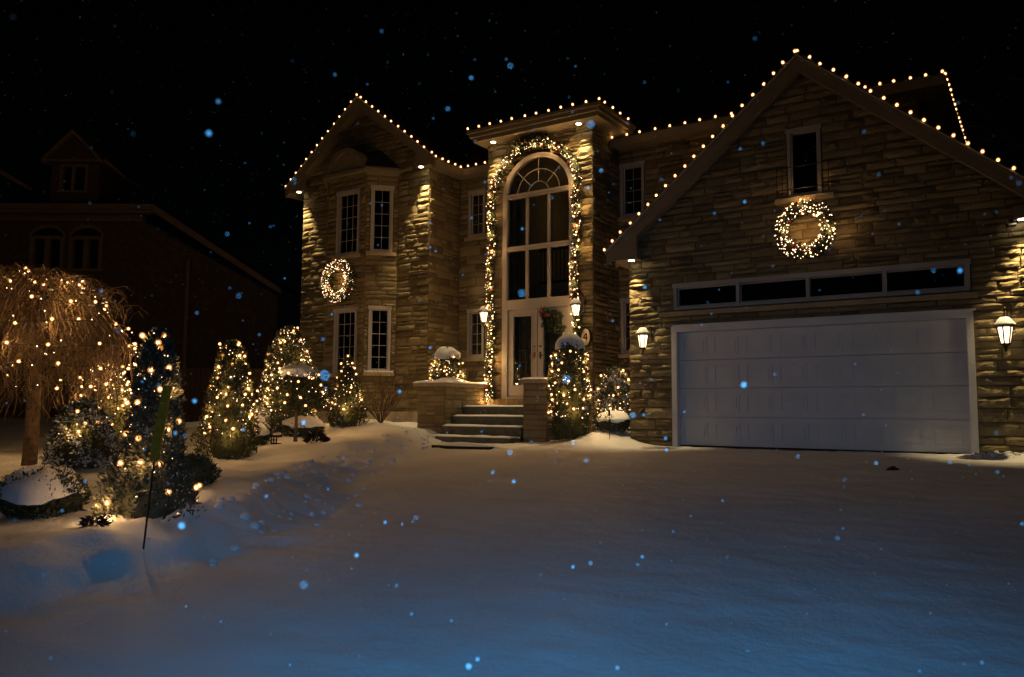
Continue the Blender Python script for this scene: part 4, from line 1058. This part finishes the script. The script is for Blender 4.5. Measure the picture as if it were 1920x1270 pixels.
# number plaque
pq = empty('number_plaque', (-8.52, 15.9, 2.3), 'oval cream house number plaque reading 4 on the tower', 'sign')
def ell(rx, rz, y, n=20): return [(-8.52+rx*math.cos(2*math.pi*i/n), y, 2.30+rz*math.sin(2*math.pi*i/n)) for i in range(n)]
q = MB(); q.slab(ell(.125, .205, 15.90), (0, .06, 0)); q.build('rim', 'lantern_metal', pq)
q = MB(); q.slab(ell(.105, .185, 15.885), (0, .02, 0)); q.build('face', 'plaque', pq)
q = MB(); X, Z = -8.52, 2.30
q.slab([(X+.012, 15.876, Z-.075), (X+.036, 15.876, Z-.075), (X+.036, 15.876, Z+.08), (X+.012, 15.876, Z+.08)], (0, .008, 0))
q.slab([(X-.055, 15.876, Z-.035), (X+.055, 15.876, Z-.035), (X+.055, 15.876, Z-.012), (X-.055, 15.876, Z-.012)], (0, .0075, 0))
q.slab([(X-.055, 15.876, Z-.012), (X-.03, 15.876, Z-.012), (X+.02, 15.876, Z+.08), (X+.0, 15.876, Z+.08)], (0, .007, 0))
q.build('numeral', 'iron', pq)

# cameras under the eaves
def cctv(x, y, z, label):
    root = empty('security_camera', (x, y, z), label, 'camera', 'small security cameras under the garage eaves')
    q = MB(); q.lathe((x, y, z), [(.045, .0), (.045, -.03), (.02, -.04), (.02, -.07)], 10); q.build('mount', 'iron', root)
    q = MB(); q.tube([(x+.03, y, z-.08), (x-.07, y-.12, z-.11)], .033, 8); q.build('housing', 'iron', root)
cctv(-7.1, 14.42, 3.62, 'small dark security camera under the left eave of the garage')
cctv(-.33, 14.42, 3.62, 'small dark security camera under the right eave of the garage')

# ------------------------------------------------------------------ small garden things
mk = empty('driveway_marker', (-6.29, 4.02, -.45), 'tilted yellow-green driveway marker board on a thin rod', 'marker')
base = Vector((-6.29, 4.02, gz(-6.29, 4.02)-.08)); top = Vector((-6.29, 4.14, base.z+.10+1.30))
dirv = (top-base).normalized()
q = MB(); q.tube([base, base+dirv*.85], .009, 6); q.build('rod', 'iron', mk)
a = base+dirv*.80; b = base+dirv*1.42+Vector((.03, 0.02, 0)); sx = Vector((.030, .020, 0)); sy = Vector((-.008, .012, 0))
q = MB(); q.hexa([a-sx-sy, a+sx-sy, a+sx+sy, a-sx+sy, b-sx-sy, b+sx-sy, b+sx+sy, b-sx+sy]); q.build('board', 'marker', mk)
rd = empty('thin_stake', (-7.4, 14.2, .1), 'thin dark stake standing in the snow mound beside the frosted shrub', 'stake')
p0 = Vector((-7.05, 14.1, gz(-7.05, 14.1)-.05)); q = MB(); q.tube([p0, p0+Vector((.0, 0, .55))], .006, 5); q.build('rod', 'iron', rd)
q = MB(); q.box(p0.x-.02, p0.x+.02, p0.y-.004, p0.y+.004, p0.z+.5, p0.z+.6); q.build('tip', 'iron', rd)
bx = empty('garden_box', (-12.36, 10.56, 0), 'small dark lantern shaped box standing in the snow left of the topiary stem', 'garden light')
zb = gz(-12.36, 10.56)
q = MB(); q.box(-12.44, -12.28, 10.5, 10.62, zb-.02, zb+.02); q.box(-12.45, -12.27, 10.49, 10.63, zb+.13, zb+.17)
for dx in (-.075, .0, .075):
    q.box(-12.36+dx-.009, -12.36+dx+.009, 10.5, 10.515, zb+.02, zb+.13)
q.box(-12.44, -12.28, 10.5, 10.515, zb+.07, zb+.085); q.build('housing', 'iron', bx)
heap('snow', bx, -12.36, 10.56, zb+.171, .09, .07, .03, 6)
rk = heap('rock', None, -1.8, 12.1, gz(-1.8, 12.1)-.01, .10, .08, .06, 5, 'soil', 10, 4, .5); tag(rk, 'small dark lump of ice lying on the driveway before the garage door', 'rock')
# clods of snow by the lawn edge
q = MB(); rr = random.Random(8)
for i in range(150):
    k = rr.randrange(2, 8); p = EDGE[k]+(EDGE[k+1]-EDGE[k])*rr.random(); x = p[0]+rr.uniform(-.5, .7); y = p[1]+rr.uniform(-.3, .3); s = rr.uniform(.015, .06)
    q.ball((x, y, gz(x, y)+s*.2), s, 7, 5, .7)
for i in range(90):
    x = rr.uniform(-.95, .6); y = 14.2+rr.uniform(-.12, .2); s = rr.uniform(.012, .04); q.ball((x, y, gz(x, y)+s*.2), s, 6, 4, .8)
cl = q.build('snow_clods', 'snow', None, True); tag(cl, 'loose lumps of snow along the lawn edge and garage wall', 'snow', kind='stuff')

# ------------------------------------------------------------------ fence and neighbour house far left
ya = R_(33.4107); rh = Vector((math.cos(ya), math.sin(ya), 0)); fh = Vector((-math.sin(ya), math.cos(ya), 0))
fn = empty('wooden_fence', (-21, 17, .3), 'dark board fence between the two houses', 'fence')
fF = Facade((fh*24-rh*10.4)[:2], rh[:2], fn)
for i in range(22):
    u = i*.15; fbox(fF, 'fence_board', 'wood', fn, u, u+.135, .2, 1.85+.01*rnd.random(), -.02, .0)
fbox(fF, 'rail', 'wood', fn, 0, 3.3, .55, .64, -.06, -.02); fbox(fF, 'rail', 'wood', fn, 0, 3.3, 1.5, 1.59, -.06, -.02)
D0 = 30
nO = fh*D0
nb = empty('neighbour_house', fh*D0-rh*16, 'dark unlit brick house with a gabled dormer and twin arched windows at the far left', 'house')
fN = Facade(nO[:2], rh[:2], nb)
q = MB()
def nw(u0, u1, v0, v1): fN.box(q, u0, u1, v0, v1, -.3, 0)
wins = [(-18.08, -16.83), (-16.60, -15.39)]
nw(-24, -18.08, 0, 7.7); nw(-16.83, -16.60, 0, 7.7); nw(-15.39, -13.9, 0, 7.7)
for a, b in wins: nw(a, b, 0, 5.85); nw(a, b, 7.46, 7.7)
for a, b in wins:                       # arched heads filled round the fan light
    c = (a+b)/2; hw = (b-a)/2; n = 10
    arc = [(c-hw*math.cos(math.pi*i/n), 7.05+.38*math.sin(math.pi*i/n)) for i in range(n+1)]
    for i in range(n):
        q.slab([fN.P(arc[i][0], arc[i][1]), fN.P(arc[i+1][0], arc[i+1][1]), fN.P(arc[i+1][0], 7.46), fN.P(arc[i][0], 7.46)], -fN.n*.3)
# right hand receding side wall with sloping top
q.slab([fN.P(-13.9, 0), fN.P(-9.2, 0, -1.5), fN.P(-9.2, 5.1, -1.5), fN.P(-13.9, 7.68)], -fN.n*.3)
q.build('wall', 'nbrick', nb)
for a, b in wins:
    m = MB(); c = (a+b)/2; hw = (b-a)/2; n = 12
    for r0, r1 in ((0, .09),):
        A = [(c-(hw+.07)*math.cos(math.pi*i/n), 7.05+.46*math.sin(math.pi*i/n)) for i in range(n+1)]; B = [(c-(hw-.03)*math.cos(math.pi*i/n), 7.05+.36*math.sin(math.pi*i/n)) for i in range(n+1)]
        for i in range(n): m.slab([fN.P(*A[i], .05), fN.P(*A[i+1], .05), fN.P(*B[i+1], .05), fN.P(*B[i], .05)], -fN.n*.1)
    fN.box(m, a-.02, a+.12, 5.85, 7.05, -.15, .05); fN.box(m, b-.12, b+.02, 5.85, 7.05, -.15, .05); fN.box(m, c-.09, c+.09, 5.85, 7.0, -.15, .045); fN.box(m, a+.12, b-.12, 6.98, 7.10, -.15, .04); fN.box(m, a-.1, b+.1, 5.75, 5.85, -.15, .1)
    w_ = m.build('window', 'ntrim', nb)
    for x0, x1 in ((a+.12, c-.09), (c+.09, b-.12)): fbox(fN, 'pane', 'glass', w_, x0, x1, 5.85, 7.02, -.12, -.115)
    m = MB(); A = [fN.P(c-(hw-.03)*math.cos(math.pi*i/n), 7.05+.36*math.sin(math.pi*i/n), -.1) for i in range(n+1)]; m.add(A, [tuple(range(n+1))[::-1]]); m.build('pane', 'glass', w_)
    fbox(fN, 'dark_room_sheet', 'dark', w_, a-.1, b+.1, 5.6, 7.45, -.9, -.88)  # near-black sheet stands for the shaded room behind the glass
m = MB(); fN.box(m, -24, -13.35, 8.02, 8.22, .25, .5); fN.box(m, -24, -13.42, 7.90, 8.02, .15, .42); fN.box(m, -24, -13.9, 7.66, 7.90, -.2, .10)
m.slab([fN.P(-13.35, 8.22, .5), fN.P(-9.0, 5.35, -1.2), fN.P(-9.0, 5.12, -1.2), fN.P(-13.35, 7.93, .5)], -fN.n*.3)
m.build('cornice', 'ntrim', nb)
m = MB(); m.add([fN.P(-24, 8.2, .5), fN.P(-13.3, 8.2, .5), fN.P(-8.9, 5.35, -1.2), fN.P(-8.9, 5.35, -9), fN.P(-17.5, 9.6, -6), fN.P(-24, 9.6, -6)], [(0, 1, 4, 5), (1, 2, 3, 4)])
m.build('roof', 'shingle', nb)
m = MB(); fN.box(m, -17.63, -17.27, 8.3, 10.1, -2.5, -.3); fN.box(m, -16.25, -15.80, 8.3, 10.1, -2.5, -.3); fN.box(m, -17.27, -16.25, 8.3, 8.93, -2.5, -.3); fN.box(m, -17.27, -16.25, 9.92, 10.1, -2.5, -.3)
m.slab([fN.P(-17.7, 10.1, -.25), fN.P(-15.85, 10.1, -.25), fN.P(-16.82, 11.0, -.25)], -fN.n*.3)
dm = m.build('dormer', 'nbrick', nb)
m = MB(); 
for x0, x1 in ((-17.30, -17.20), (-16.84, -16.74), (-16.33, -16.22)): fN.box(m, x0, x1, 8.92, 9.94, -.4, -.25)
fN.box(m, -17.2, -16.33, 9.85, 9.94, -.4, -.25); fN.box(m, -17.35, -16.15, 8.84, 8.92, -.4, -.2)
m.build('frame', 'ntrim', dm); fbox(fN, 'pane', 'glass', dm, -17.2, -16.33, 8.92, 9.85, -.42, -.41); fbox(fN, 'dark_room_sheet', 'dark', dm, -17.27, -16.25, 8.9, 9.95, -1.2, -1.18)  # dormer's inner shade is a near-black sheet too
m = MB()
for s, xe, ze in ((-1, -17.95, 10.12), (1, -15.6, 10.05)):
    m.slab([fN.P(-16.83, 11.28, -.1), fN.P(xe, ze, -.1), fN.P(xe, ze-.14, -.1), fN.P(-16.83, 11.12, -.1)], -fN.n*3)
m.slab([fN.P(-15.6, 10.18, -.2), fN.P(-14.75, 9.45, -.2), fN.P(-14.75, 9.35, -.2), fN.P(-15.6, 10.05, -.2)], -fN.n*3)
m.slab([fN.P(-17.8, 10.12, -.15), fN.P(-15.75, 10.12, -.15), fN.P(-15.75, 10.02, -.15), fN.P(-17.8, 10.02, -.15)], -fN.n*.3)
m.build('dormer_roof', 'ntrim', dm)
m = MB(); m.slab([fN.P(-24, 9.9, .4), fN.P(-19.7, 9.85, .4), fN.P(-18.1, 8.92, .4), fN.P(-18.1, 8.78, .4), fN.P(-19.7, 9.65, .4), fN.P(-24, 9.7, .4)], -fN.n*.3); m.build('gable_trim', 'ntrim', nb)
m = MB(); fN.box(m, -12.35, -12.22, .3, 6.3, -.45, -.35); m.build('downpipe', 'ntrim', nb)

# bare tree behind at right edge
def tree_bare(loc, h, label, seed):
    root = empty('bare_tree', loc, label, 'tree'); rr = random.Random(seed); q = MB(); tk = MB()
    tk.tube([Vector(loc), Vector(loc)+Vector((0, 0, h*.4)), Vector(loc)+Vector((.1, 0, h*.8))], .16, 8, .08); tk.build('trunk', 'bark', root, True)
    def grow(p, d, l, rad, k):
        pts = [p]
        for i in range(5): d = (d+Vector((rr.uniform(-.22, .22), rr.uniform(-.22, .22), rr.uniform(-.1, .14)))).normalized(); pts.append(pts[-1]+d*l/5)
        q.tube(pts, rad, 4, rad*.5)
        if k:
            for _ in range(3): i = rr.randrange(2, 6); grow(pts[i], (d+Vector((rr.uniform(-.8, .8), rr.uniform(-.8, .8), rr.uniform(-.3, .6)))).normalized(), l*.6, rad*.5, k-1)
    for i in range(9):
        a = i*2.4; z = h*(.35+.5*i/9); grow(Vector(loc)+Vector((0, 0, z)), Vector((math.cos(a), math.sin(a), .45)).normalized(), h*.36, .045, 3)
    tag(q.build('branches', 'twig', root), kind='stuff')
tree_bare((3.4, 22.5, 0), 11, 'leafless tree at the right edge behind the garage roof', 3)

# ------------------------------------------------------------------ falling snow
q = MB(); rr = random.Random(17); cnt = 0
OCT = [(0, 2, 4), (2, 1, 4), (1, 3, 4), (3, 0, 4), (2, 0, 5), (1, 2, 5), (3, 1, 5), (0, 3, 5)]
def flakes_in(n, x0, x1, y0, y1, z0, z1, s0, s1, dmin=.7):
    k = 0
    while k < n:
        c = Vector((rr.uniform(x0, x1), rr.uniform(y0, y1), rr.uniform(z0, z1)))
        if (c-CAMP).length < dmin or c.z < gz(c.x, c.y)+.05: k += .2; continue
        q.ball(c, rr.uniform(s0, s1), 6, 4); k += 1
flakes_in(4500, -16, 5, 1, 14, -.8, 10, .0022, .0050, 3)
flakes_in(1300, -5, 2.5, .3, 5, -.9, 3.8, .0014, .0034, 1.8)
flakes_in(330, -2.2, 1.3, .1, 2.4, -.6, 2.0, .0008, .0021, .75)
flakes_in(60, -2.2, 1.1, .8, 2.8, -.3, 2.2, .0026, .0052, 1.1)
tag(q.build('falling_snowflakes', 'flake', None, True), 'snowflakes drifting through the night air before the house', 'snow', kind='stuff')
